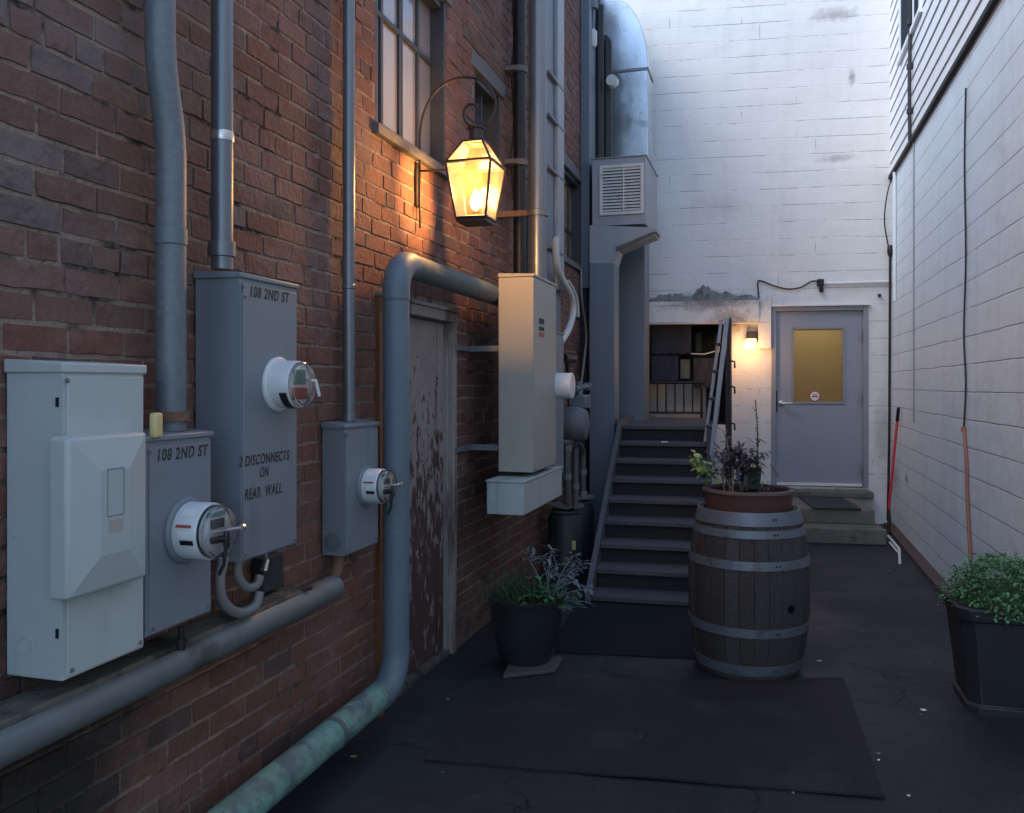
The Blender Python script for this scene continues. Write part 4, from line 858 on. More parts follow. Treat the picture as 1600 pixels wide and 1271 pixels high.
# small box with meter
y0 = PX(227, 998, XB).y; y1 = PX(329, 958, XB).y; zb = PX(227, 998, XB).z; zt = PX(285, 684, XB).z
b2_ = ebox('meter_box', 'blue-grey meter box stencilled 108 2ND ST, low beside the pale cabinet', XB, y0, y1, zb, zt, M['box_grey'])
p = PX(246, 722, XB + .004); q = PX(325, 722, XB + .004); lettering('108 2ND ST', p, q.y - p.y, .034, b2_, XB + .004)
p = PX(288, 828, XB); meter(b2_, XB + .004, p.y, p.z, .080, .090, 'a')
mb = MB(); p = PX(283, 985, XB - .01); mb.lathe([(.008, 0), (.008, -.03), (.012, -.03), (.012, -.065)], (p.x, p.y, p.z + .01), seg=12, caps=True); part('drain_plug', mb, M['black'], b2_)
# tall box
y0 = PX(375, 600, XB).y; y1 = PX(463, 600, XB).y; zt = PX(375, 432, XB).z; zb = PX(375, 880, XB).z
b3_ = ebox('tall_meter_box', 'tall blue-grey meter box stencilled 2 DISCONNECTS ON REAR WALL', XB, y0, y1, zb, zt, M['box_grey'])
p = PX(391, 464, XB + .004); q = PX(452, 464, XB + .004); lettering('108 2ND ST', p, q.y - p.y, .036, b3_, XB + .004)
p = PX(373, 731, XB + .004); q = PX(452, 731, XB + .004); lettering('2 DISCONNECTS', p, q.y - p.y, .034, b3_, XB + .004)
p = PX(406, 747, XB + .004); q = PX(420, 747, XB + .004); lettering('ON', p, q.y - p.y, .034, b3_, XB + .004)
p = PX(382, 783, XB + .004); q = PX(440, 783, XB + .004); lettering('REAR  WALL', p, q.y - p.y, .036, b3_, XB + .004)
p = PX(432, 601, XB); meter(b3_, XB + .004, p.y, p.z, .079, .085, 'b')
screw(XB + .004, y0 + .02, zt - .06, b3_)
# small box 3
XC = -1.643
y0 = PX(538, 700, XC).y; y1 = PX(590, 700, XC).y; zt = PX(545, 668, XC).z; zb = PX(533, 872, XC).z
b4_ = ebox('short_meter_box', 'short blue-grey meter box beside the wide downpipe, with a round vent on its side', XC, y0, y1, zb, zt, M['box_grey'])
p = PX(570, 759, XC); meter(b4_, XC + .004, p.y, p.z, .074, .082, 'a')
p = PY(519, 848, y0); mb = MB(); mb.lathe([(.038, 0), (.038, -.003), (.03, -.004), (.002, -.004)], (p.x, y0, p.z), axis='Y', seg=28, caps=False); part('vent', mb, M['galv'], b4_)
# tall warm-lit cabinet with trough
XD = -1.33; XK = -1.55
y0 = PX(818, 700, XD).y; y1 = PX(878, 700, XD).y; zt = PX(818, 752, XD).z; zb = PX(818, 806, XD).z
tr_ = thing('wire_trough', 'long low grey wiring trough under the lamp-lit cabinet', 'wiring trough', (WX, y0, zb))
mb = MB(); mb.box(XK, XD, y0, y1, zb, zt - .012); part('body', mb, M['box_pale'], tr_, bevel=.004)
mb = MB(); mb.box(XK - .005, XD + .008, y0 - .008, y1 + .004, zt - .011, zt); part('lid', mb, M['box_pale'], tr_, bevel=.003)
y0 = PX(833, 600, XD).y; y1 = PX(868, 600, XD).y; zt = PX(835, 432, XD).z; zb = PX(830, 740, XD).z
b5_ = ebox('lamp_lit_cabinet', 'tall grey cabinet turned amber by the lantern, above the wiring trough', XD, y0, y1, zb, zt, M['box_cream'], back=XK)
p = PY(795, 708, y0); mb = MB(); mb.lathe([(.042, 0), (.042, -.002), (.038, -.002), (.038, 0)], (p.x, y0, p.z), axis='Y', seg=24); part('knockout', mb, M['box_cream'], b5_)
for (v0, v1, mt) in ((497, 508, M['ink']), (510, 518, M['ink']), (519, 528, M['redlab'])):
    a = PX(842, v0, XD + .004); b = PX(850, v1, XD + .004); mb = MB(); mb.box(XD + .004, XD + .006, a.y, b.y, a.z, b.z); part('label', mb, mt, b5_)
for v in (545, 700):
    mb = MB(); a = PX(745, v, WX); b = PX(782, v, WX); zz = PD(781, v, 5.2).z; mb.box(WX + .003, XK + .02, y0 + .03, y0 + .07, zz - .018, zz + .018); mb.box(WX + .003, WX + .02, y0 - .25, y0 + .07, zz - .0175, zz + .0175); part('bracket', mb, M['galv'], b5_, bevel=.003)
# second socket with round white meter
XE = -1.38; y0 = PX(864, 600, XE).y; y1 = PX(880, 600, XE).y; zt = PX(866, 520, XE).z; zb = PX(866, 745, XE).z
b6_ = ebox('narrow_meter_box', 'narrow grey meter box with a blank round cover, right of the lamp-lit cabinet', XE, max(y0, y1 - .35), y1, zb, zt, M['box_grey'], back=-1.55)
p = PX(866, 603, XE + .03); mb = MB(); mb.lathe([(.098, 0), (.098, .01), (.085, .012), (.085, .15), (.08, .155), (.002, .156)], (XE, p.y, p.z), axis='X', seg=40, caps=False); part('meter', mb, M['meterwhite'], b6_)

# ------------------------------------------------------------------ conduits
def conduit(name, label, pts, r, m, coupl=(), fr=.15, straps=(), seg=18, cm=None):
    t = thing(name, label, 'conduit', pts[-1][:])
    mb = MB(); mb.tube(fillet(pts, fr, 10) if len(pts) > 2 else pts, r, seg); part('pipe', mb, m, t)
    for (c, hh) in coupl:
        mb = MB(); mb.lathe([(r, 0), (r * 1.22, .002), (r * 1.22, hh - .002), (r, hh)], c, seg=seg); part('coupling', mb, cm or m, t)
    for c in straps:
        mb = MB(); mb.lathe([(r * 1.02, 0), (r * 1.08, .0), (r * 1.08, .022), (r * 1.02, .022)], c, seg=seg); mb.box(WX, c[0], c[1] - .012, c[1] + .012, c[2], c[2] + .022); part('strap', mb, M['galv'], t)
    return t
# big bent riser on the meter box
X_ = -1.655; rA = .045
bt = PX(267, 662, X_)
T = [Vector((X_, PX(250, 0, X_).y, 3.2)), PX(262, 105, X_), PX(273, 215, X_), Vector((X_, bt.y, bt.z - .02))]
T[1].y = T[0].y; T[2].y = bt.y
t = conduit('bent_conduit', 'thick galvanised conduit with a kink, rising from the meter box nearest the pale cabinet', T, rA * .95, M['galv'], coupl=[((X_, bt.y, bt.z + .005), .03)], fr=.25, cm=M['rust'])
mb = MB(); p = PX(268, 385, X_); mb.lathe([(rA * .95, 0), (rA * 1.02, .004), (rA * 1.02, .05), (rA * .95, .054)], (X_, bt.y, p.z), seg=18); part('coupling', mb, M['galv'], t)
# riser of tall box
X_ = -1.66; p = PX(347, 412, X_)
t = conduit('riser_conduit', 'smooth grey conduit entering the top of the tall meter box', [Vector((X_, p.y, 3.6)), Vector((X_, p.y, p.z - .02))], .034, M['galv_smooth'], coupl=[((X_, p.y, p.z + .02), .05)])
p2 = PX(351, 208, X_ + .034); mb = MB(); mb.lathe([(.036, 0), (.037, .005), (.037, .025), (.036, .03)], (X_, p.y, p2.z - .015), seg=18); part('coupling', mb, M['chrome'], t)
# riser of box 3
X_ = -1.70; p = PX(545, 655, X_)
t = conduit('thin_riser_conduit', 'slim grey conduit entering the top of the short meter box', [Vector((X_, p.y, 5.2)), Vector((X_, p.y, p.z - .02))], .026, M['galv_smooth'], coupl=[((X_, p.y, p.z - .01), .04)])
p2 = PX(547, 453, X_); mb = MB(); mb.lathe([(.026, 0), (.029, .004), (.029, .018), (.026, .022)], (X_, p.y, p2.z), seg=18); part('coupling', mb, M['galv_smooth'], t)
# big conduits over the lamp-lit cabinet
X_ = -1.44; p = PX(840, 435, X_)
t = conduit('wide_conduit', 'wide pale conduit entering the top of the lamp-lit cabinet', [Vector((X_, p.y, 6.0)), Vector((X_, p.y, p.z - .01))], .058, M['galv_smooth'], coupl=[((X_, p.y, p.z + .40), .04)])
zs = PX(830, 325, X_).z; mb = MB(); mb.box(WX + .002, X_ + .02, p.y - .015, p.y + .015, zs - .018, zs + .018); mb.box(WX + .002, WX + .016, p.y - .2, p.y + .1, zs - .0175, zs + .0175); mb.lathe([(.059, -.016), (.065, -.016), (.065, .016), (.059, .016)], (X_, p.y, zs), seg=20); part('strap', mb, M['rust'], t)
X_ = -1.66; p = PX(812, 300, X_)
t = conduit('black_conduit', 'black pipe beside the wide pale conduit on the brick wall', [Vector((X_, p.y, 6.0)), Vector((X_, p.y, PX(812, 432, X_).z)),], .045, M['black'], cm=M['black'])
for v in (110, 255): 
    zs = PX(812, v, X_).z; mb = MB(); mb.lathe([(.046, -.02), (.055, -.02), (.055, .02), (.046, .02)], (X_, p.y, zs), seg=18); mb.box(WX, X_, p.y - .07, p.y + .07, zs - .015, zs + .015); part('strap', mb, M['lintel'], t)
X_ = -1.70; p = PX(826, 420, X_)
conduit('slim_conduit', 'slim pipe just behind the wide pale conduit', [Vector((X_, p.y, PX(822, 330, X_).z)), Vector((X_, p.y, p.z - .1))], .022, M['galv_smooth'])
mb = MB(); X_ = WX + .012; mb.tube(dense([PX(801, -10, X_), PX(803, 60, X_), PX(800, 120, X_), PX(803, 190, X_), PX(799, 250, X_), PX(803, 310, X_), PX(806, 345, X_)], 5), .008, 6)
tag(part('wavy_wire', mb, M['dark']), 'wavy thin wire on bricks left of the black pipe', 'cable')
# rectangular downspout
X0, X1_ = WX + .03, WX + .12; y0 = PX(854, 300, X1_).y; y1 = y0 + .13
rd = thing('rectangular_downspout', 'rectangular blue-grey downspout right of the wide pale conduit', 'downspout', (X0, y0, 2))
zb = PX(862, 520, X1_).z; mb = MB(); mb.box(X0, X1_, y0, y1 + .35, zb, 6.2); part('body', mb, M['duct_paint'], rd, bevel=.006)
mb = MB(); mb.box(X1_ + .0, X1_ + .03, y1 + .12, y1 + .34, zb + .35, 6.2); part('side_channel', mb, M['duct_pale'], rd, bevel=.004)
for v in (125, 190, 270, 392):
    zs = PX(862, v, X1_).z; mb = MB(); mb.box(WX, X1_ + .034, y0 - .02, y1 + .37, zs - .012, zs + .012); part('strap', mb, M['galv'], rd, bevel=.003)
# white looping flex
X_ = -1.56; mb = MB(); mb.tube(dense([PX(868, 370, X_), PX(870, 415, X_), PX(880, 440, X_), PX(893, 465, X_), PX(895, 490, X_), PX(888, 515, X_), PX(876, 535, X_)], 7), .028, 12)
tag(part('white_flex_conduit', mb, M['flexlt'], angle=70), 'pale flexible conduit looping down beside the downspout', 'conduit')
mb = MB(); X_ = -1.60; mb.tube(dense([PX(888, 440, X_), PX(900, 465, X_), PX(903, 495, X_)], 7), .016, 10); fl = part('short_flex', mb, M['flexlt'], angle=70); tag(fl, 'short pale flexible tube curling outside the larger loop', 'conduit')
mb = MB(); X_ = -1.68; mb.tube(dense([PX(908, 420, X_), PX(909, 470, X_), PX(916, 520, X_), PX(913, 560, X_), PX(908, 600, X_)], 6), .010, 8)
tag(part('hanging_wire', mb, M['flex']), 'thin grey wire bowing past the dark gap above the gas meter', 'cable')
mb = MB(); mb.box(WX + .002, WX + .09, 8.25, 8.65, PX(915, 455, WX).z, 6.0); tag(part('wall_chase', mb, M['duct_paint'], bevel=.004), 'grey metal chase on the brick wall behind the duct column', 'cable chase')
mb = MB(); mb.box(WX + .002, WX + .06, 8.25, 8.65, 0, PX(915, 456, WX).z - .002); tag(part('recess_shade', mb, M['dark'], bevel=.004), 'black panel standing in for the dark recess below the grey chase', 'board')  # added black panel, its colour stands for the shade of a wall recess

# loops of flexible conduit below the tall box
X_ = -1.62; mb = MB(); mb.tube(dense([PX(350, 870, X_), PX(343, 905, X_), PX(348, 940, X_), PX(372, 958, X_), PX(398, 948, X_), PX(405, 925, X_)], 8), .017, 12)
tag(part('conduit_loop', mb, M['flex'], angle=70), 'large grey flexible conduit loop hanging under the tall meter box', 'conduit')
mb = MB(); mb.tube(dense([PX(372, 878, X_), PX(372, 900, X_), PX(384, 918, X_), PX(400, 915, X_), PX(406, 900, X_)], 8), .015, 12)
tag(part('conduit_loop', mb, M['flex'], angle=70), 'smaller flexible conduit loop inside the big one', 'conduit')
mb = MB(); a = PX(412, 893, X_); b = PX(417, 875, X_); mb.tube([a, b], [.014, .011], 10); mb.tube([b, PX(414, 860, X_)], .006, 6); tag(part('conduit_fitting', mb, M['chrome']), 'small bright metal fitting beside the flexible loops', 'fitting')
mb = MB(); mb.box(WX + .002, WX + .05, PX(392, 900, WX).y, PX(425, 900, WX).y, PX(400, 925, WX).z, PX(400, 870, WX).z); tag(part('junction_plate', mb, M['dark'], bevel=.006), 'dark junction plate behind the flexible loops', 'junction box')

# horizontal pipe along the wall with grimy ledge
X_ = -1.655; e = PX(521, 918, X_); zc = e.z
hz_ = thing('horizontal_pipe', 'thick grey pipe running level along the brick wall under the boxes', 'pipe', (X_, 2, zc))
mb = MB(); mb.tube([(X_, .4, zc - .012), (X_, e.y, zc)], .048, 24); part('pipe', mb, M['rail_pipe'], hz_)
mb = MB(); mb.box(WX + .001, X_ + .022, .4, e.y - .25, zc + .034, zc + .054); part('ledge', mb, M['ledge'], hz_, bevel=.006)
mb = MB(); mb.tube(dense([(X_ - .03, e.y - .02, zc), (X_ - .035, e.y + .05, zc + .01), (X_ - .04, e.y + .11, zc + .06), (X_ - .045, e.y + .13, zc + .14)], 6), .024, 14); part('elbow', mb, M['rust'], hz_, angle=70)
mb = MB(); mb.tube([(X_ + .01, e.y - .28, zc + .05), (X_ + .04, e.y - .24, zc + .055)], .008, 6); part('clip', mb, M['black'], hz_)

# wide downpipe: over the door, down, and back along the wall foot
X_ = -1.60; zt = PX(640, 416, X_).z; yv = PX(619, 700, X_).y; rp = .0595
dp = thing('wide_downpipe', 'wide blue-grey downpipe that turns green along the foot of the brick wall', 'downpipe', (X_, yv, 0))
zl = .215
mb = MB(); mb.tube([(X_, yv, zt - .16), (X_, yv, zl + .17)], rp, 28); part('vertical_pipe', mb, M['pipe_paint'], dp)
def elbow(pts, m, nm='elbow', k=1.04): mb = MB(); mb.tube(pts, rp * k, 28); return part(nm, mb, m, dp, angle=60)
arc = [(X_, yv + .13 - .13 * math.cos(a), zt - .13 + .13 * math.sin(a)) for a in [math.pi / 2 * k / 10 for k in range(11)]]
elbow([(X_, yv, zt - .17)] + arc + [(X_, yv + .16, zt)], M['pipe_paint'])
mb = MB(); mb.tube([(X_, yv + .15, zt), (X_, 6.0, zt - .01)], rp, 28); part('upper_pipe', mb, M['pipe_worn'], dp)
arc = [(X_, yv - .15 + .15 * math.cos(a), zl + .15 - .15 * math.sin(a)) for a in [math.pi / 2 * k / 10 for k in range(11)]]
elbow([(X_, yv, zl + .19)] + arc + [(X_, yv - .2, zl)], M['pipe_paint'])
mb = MB(); mb.tube([(X_, yv - .19, zl), (X_ - .004, .6, zl - .03)], rp, 28); part('lower_pipe', mb, M['patina'], dp)
mb = MB(); yk = PX(520, 1135, X_).y; mb.tube([(X_, yk - .012, zl - .004), (X_, yk + .012, zl - .004)], rp * 1.06, 28); part('joint_band', mb, M['pipe_worn'], dp)
mb = MB(); mb.tube([(X_, yv, zt - .175), (X_, yv, zt - .165)], rp * 1.05, 28); part('joint_band', mb, M['pipe_worn'], dp)

# ------------------------------------------------------------------ gas lantern
LP = Vector((-1.425, 4.16, 0)); lz = lambda v: H + (HOR - v) * 4.39 / FPX
ln = thing('gas_lantern', 'glowing copper gas lantern on a scrolled iron bracket fixed to the brick wall', 'lantern', (WX, 4.16, lz(300)))
z_base, z_sh, z_top, z_cap = lz(343), lz(259), lz(224), lz(199)
hb, hs, ht = .078, .118, .052
def ring4(h, z): return [(LP.x + sx_ * h, LP.y + sy_ * h, z) for sx_, sy_ in ((-1, -1), (1, -1), (1, 1), (-1, 1))]
body = MB()
A_, B_, C_ = ring4(hb, z_base), ring4(hs, z_sh), ring4(ht, z_top)
for k in range(4):
    body.tube([A_[k], B_[k]], .0065, 6); body.tube([B_[k], C_[k]], .006, 6)
for r_ in (A_, B_, C_):
    for k in range(4): body.tube([r_[k], r_[(k + 1) % 4]], .0075 if r_ is not B_ else .009, 6)
body.box(LP.x - hb, LP.x + hb, LP.y - hb, LP.y + hb, z_base - .022, z_base - .004)
part('frame', body, M['brass'], ln)
mb = MB()
for P_, Q_ in ((A_, B_), (B_, C_)):
    for k in range(4): mb.face([P_[k], P_[(k + 1) % 4], Q_[(k + 1) % 4], Q_[k]])
part('glass_panes', mb, M['glass'], ln, smooth=False)
mb = MB(); mb.lathe([(ht * .95, z_top - .002), (.040, z_top + .006), (.036, z_top + .01), (.036, z_cap - .012), (.046, z_cap - .010), (.046, z_cap), (.015, z_cap + .006), (.006, z_cap + .012)], (LP.x, LP.y, 0), seg=24); part('chimney_cap', mb, M['brass'], ln)
mb = MB(); mb.lathe([(.012, z_base - .004), (.012, z_base + .03), (.022, z_base + .034), (.022, z_base + .04), (.004, z_base + .042)], (LP.x, LP.y, 0), seg=14); part('burner', mb, M['brass'], ln)
mb = MB(); mb.lathe([(.004, z_base + .045), (.022, z_base + .062), (.030, z_base + .085), (.022, z_base + .115), (.010, z_base + .14), (.001, z_base + .155)], (LP.x, LP.y, 0), seg=16); part('flame', mb, M['flame'], ln)
# bracket: back plate, arched arm and scroll
px = WX + .02
mb = MB(); mb.box(WX + .002, WX + .014, 4.135, 4.185, lz(318), lz(248)); mb.tube([(px, 4.16, lz(352)), (px, 4.16, lz(248))], .006, 8); part('back_plate', mb, M['brass'], ln, bevel=.003)
dz_ = 4.39 / FPX; cxm = (px + LP.x) / 2; rad_x = (LP.x + .115 - px) / 2; top = lz(118)
arch = [(px, 4.16, lz(250)), (px, 4.16, lz(215)), (px + .003, 4.16, lz(195)), (px + .02, 4.16, lz(170)), (px + .07, 4.16, lz(142)), (px + .14, 4.16, lz(125)), (px + .22, 4.16, lz(119)), (px + .31, 4.16, lz(123)), (LP.x + .07, 4.16, lz(138)), (LP.x + .105, 4.16, lz(160)), (LP.x + .095, 4.16, lz(180)), (LP.x + .05, 4.16, lz(196)), (LP.x + .0, 4.16, lz(199)), (LP.x - .05, 4.16, lz(190)), (LP.x - .065, 4.16, lz(174)), (LP.x - .04, 4.16, lz(163)), (LP.x - .005, 4.16, lz(164)), (LP.x + .012, 4.16, lz(170))]
mb = MB(); mb.tube(dense(arch, 6), .0068, 8); part('arm', mb, M['brass'], ln, angle=70)
mb = MB(); mb.tube([(px, 4.16, z_sh - .006), (LP.x - hs, 4.16, z_sh - .012)], .006, 8); part('stay', mb, M['brass'], ln)
ld = bpy.data.lights.new('lantern_light', 'POINT'); ld.energy = 19.0; ld.color = (1, .47, .13); ld.shadow_soft_size = .075
lo_ = bpy.data.objects.new('lantern_light', ld); COL.objects.link(lo_); lo_.location = (LP.x, LP.y, z_base + .18)

# ------------------------------------------------------------------ ducts at the far left
YC = 8.15
a = PY(921, 400, YC); b = PY(960, 400, YC); zc0 = PY(960, 352, YC).z
dc = thing('duct_column', 'tall grey metal duct column carrying the louvred box', 'duct', ((a.x + b.x) / 2, YC + .1, 0))
mb = MB(); mb.box(a.x, b.x, YC, YC + .27, 0, zc0 - .24); part('shaft', mb, M['duct_paint'], dc, bevel=.006)
q = [PY(921, 352, YC), PY(1026, 356, YC), PY(1024, 368, YC), PY(966, 392, YC), PY(960, 412, YC), PY(921, 412, YC)]
mb = MB(); mb.prism([(p.x, YC - .002, p.z) for p in q], (0, .275, 0)); part('hopper', mb, M['duct_pale'], dc, bevel=.004)
q = [PY(1022, 362, YC), PY(1027, 364, YC), PY(964, 393, YC), PY(962, 387, YC)]
mb = MB(); mb.prism([(p.x, YC - .02, p.z) for p in q], (0, .285, 0)); part('brace', mb, mat('brace_brown', (.12, .10, .09), .7, 0, .3, 12, .3, 40), dc, bevel=.003)
lbx = thing('louvre_box', 'square pale metal box with a white louvred grille on top of the duct column', 'vent box', ((a.x + b.x) / 2, YC + .3, zc0))
p = PY(925, 250, YC); q = PY(1009, 350, YC)
mb = MB(); mb.box(p.x, q.x, YC, YC + .86, q.z, p.z); mb.box(p.x - .01, q.x + .012, YC - .012, YC + .88, p.z, p.z + .012); part('casing', mb, M['duct_pale'], lbx, bevel=.005)
p = PY(937, 260, YC); q = PY(1006, 334, YC); mb = MB(); t = .03; y_ = YC - .02
mb.box(p.x, p.x + t, y_, YC - .001, q.z, p.z); mb.box(q.x - t, q.x, y_, YC - .001, q.z, p.z); mb.box(p.x + t, q.x - t, y_ + .001, YC - .001, p.z - t, p.z); mb.box(p.x + t, q.x - t, y_ + .001, YC - .001, q.z, q.z + t)
xm = (p.x + q.x) / 2 + .02; mb.box(xm - .006, xm + .006, y_ - .003, YC - .001, q.z + t, p.z - t); gr = part('grille', mb, M['louvre'], lbx, bevel=.003)
mb = MB(); n = 14
for i in range(n):
    zz = q.z + t + (p.z - q.z - 2 * t) * (i + .5) / n; mb.prism([(p.x + t, y_ + .002, zz - .010), (p.x + t, YC - .002, zz + .010), (p.x + t, YC - .002, zz + .014), (p.x + t, y_ + .002, zz - .005)], (q.x - p.x - 2 * t, 0, 0))
part('louvres', mb, M['louvre'], gr)
mb = MB(); mb.box(p.x + t, q.x - t, YC - .002, YC - .0005, q.z + t, p.z - t); part('backing', mb, M['dark'], gr)
# tall duct: galvanised above, painted below
YD = 9.25
a = PY(938, 200, YD); b = PY(1012, 200, YD); zj = PY(1000, 300, YD).z
td = thing('galvanised_duct', 'big shiny galvanised duct with a rounded elbow, painted dark grey lower down', 'duct', ((a.x + b.x) / 2, YD + .2, 0))
ze = PY(1000, 108, YD).z; rw = b.x - a.x
mb = MB(); mb.box(a.x, b.x, YD, YD + .42, zj, ze); part('upper_duct', mb, M['duct'], td, bevel=.006)
ring = [(b.x, YD, ze)]
rr = PY(1012, 108, YD).x - PY(955, 108, YD).x; tz = PY(955, -2, YD).z - ze
for k in range(1, 13):
    an = math.pi / 2 * k / 12; ring.append((b.x - rr + rr * math.cos(an), YD, ze + tz * math.sin(an)))
ring += [(a.x - .35, YD, ze + tz), (a.x - .35, YD, ze + .12), (a.x, YD, ze)]
mb = MB(); mb.prism(ring, (0, .42, 0)); part('elbow', mb, M['duct'], td, bevel=.006, angle=25)
mb = MB(); mb.box(a.x - .008, b.x + .010, YD - .010, YD + .43, ze - .02, ze + .012); part('seam', mb, M['galv_smooth'], td, bevel=.003)
b2 = PY(1007, 500, YD); a2 = PY(955, 500, YD)
mb = MB(); mb.box(a2.x - .2, b2.x, YD + .02, YD + .40, 0, zj - .001); part('lower_duct', mb, M['duct_paint'], td, bevel=.006)
# black pipes left of the bright duct and the fittings near them
t = thing('black_drain_pipe', 'black drain pipe with a hooked top in front of the bright duct', 'pipe', PY(945, 250, 8.7)[:])
c0 = PY(948, 78, 8.7); mb = MB(); mb.tube(fillet([PY(948, 262, 8.7), PY(948, 64, 8.7), PY(934, 60, 8.7)], .12), .055, 16); part('pipe', mb, M['black'], t)
mb = MB(); mb.tube([PY(936, 262, 8.6), PY(936, 10, 8.6)], .05, 14); tag(part('tall_black_pipe', mb, M['black']), 'tall straight black pipe left of the hooked drain pipe', 'pipe')
fl = thing('wall_camera', 'small white floodlight on a bracket at the top of the brick wall end', 'floodlight', PY(927, 60, 8.4)[:])
p = PY(926, 60, 8.4); mb = MB(); mb.lathe([(.03, -.09), (.045, -.06), (.045, .06), (.03, .08)], p, seg=14, caps=True); part('body', mb, M['flexlt'], fl)
mb = MB(); mb.tube([p + Vector((0, 0, .08)), PY(928, 18, 8.4), PY(920, 8, 8.4)], .016, 8); mb.lathe([(.05, -.04), (.06, 0), (.03, .05)], PY(926, 8, 8.4), seg=14, caps=True); part('bracket', mb, M['galv'], fl)
p = PY(957, 128, 8.55); mb = MB(); mb.lathe([(.002, -.06), (.055, -.055), (.06, .03), (.03, .04)], p, axis='Y', seg=20); tag(part('round_lamp_head', mb, M['flexlt']), 'small round white lamp head in front of the bright duct', 'lamp head')

# ------------------------------------------------------------------ gas meter set
gm = thing('gas_meter', 'grimy grey gas meter and pipework beside the duct column', 'gas meter', (-1.5, 6.85, 0))
GX = -1.42
def G(u, v, X=GX): return PX(u, v, X)
c = G(896, 664); mb = MB(); mb.lathe([(.03, -.14), (.11, -.12), (.135, -.05), (.14, .0), (.135, .05), (.11, .10), (.05, .12)], c, axis='X', seg=28, caps=True); part('meter_body', mb, mat('gas_grey', (.12, .13, .14), .5, 0, .3, 8, .2, 30), gm)
c = G(906, 628); mb = MB(); mb.box(c.x - .07, c.x + .07, c.y - .1, c.y + .1, c.z - .055, c.z + .055); part('index_box', mb, M['galv'], gm, bevel=.012)
c = G(905, 600); mb = MB(); mb.tube([G(905, 625), G(905, 596)], .03, 12); mb.tube([G(899, 608), G(918, 604)], .022, 10); mb.lathe([(.035, -.02), (.035, .02)], G(918, 604), axis='Y', seg=12, caps=True); part('valve', mb, M['galv'], gm)
mb = MB(); mb.tube([G(880, 560, -1.6), G(896, 560, -1.6)], .04, 12); mb.tube(fillet([G(888, 560, -1.6), G(888, 600, -1.6), G(892, 640, -1.5)], .05), .022, 10); part('inlet_pipe', mb, M['black'], gm)
pm = mat('pipe_grime', (.11, .11, .115), .55, .2, .35, 10, .3, 40)
for pts, r_ in (([(878, 692), (905, 692), (911, 705), (911, 735), (911, 775)], .022), ([(886, 690), (886, 740), (888, 790)], .026), ([(899, 700), (899, 795)], .024)):
    mb = MB(); mb.tube(fillet([G(*p) for p in pts], .06), r_, 12); part('pipe', mb, pm, gm)
for (u, v, r_) in ((911, 738, .032), (911, 772, .034), (886, 745, .036), (899, 760, .034), (886, 700, .036)):
    c = G(u, v); mb = MB(); mb.lathe([(r_, -.022), (r_, .022)], c, seg=8, caps=True); part('union', mb, M['galv'], gm)
for i, (u, v, r_, lab) in enumerate(((890, 800, .14, 'dark steel cylinder with a flanged top behind the silver-leaved plant'), (912, 786, .12, 'slimmer dark steel cylinder nearest the stairs, behind the flanged one'))):
    c = PZ(u - 6, 905 - i * 18); zt = PD(u, v, c.x * -sn + c.y * cs).z
    tk = thing('steel_cylinder', lab, 'cylinder', (c.x, c.y, 0), 0, 'dark cylinders beside the stairs')
    mb = MB(); mb.lathe([(r_, 0), (r_, zt - .05), (r_ * .9, zt - .01), (r_ * .5, zt)], (c.x, c.y, 0), seg=28, caps=True); part('body', mb, mat('cyl_dark', (.035, .045, .05), .5, .2, .3, 6, .2, 30), tk)
    mb = MB(); mb.lathe([(r_ * .8, zt), (r_ * .85, zt + .018), (r_ * .8, zt + .02)], (c.x, c.y, 0), seg=28, caps=True); mb.lathe([(r_ * 1.05, zt + .045), (r_ * 1.05, zt + .062)], (c.x, c.y, 0), seg=28, caps=True); mb.tube([(c.x, c.y, zt), (c.x, c.y, zt + .1)], .03, 10); part('flange', mb, M['galv'], tk)
    if i == 0:
        mb = MB(); mb.box(c.x + r_ * .55, c.x + r_ * .55 + .03, c.y - r_ * .93, c.y - r_ * .80, .26, .33); part('yellow_tag', mb, M['yellow'], tk, bevel=.002)

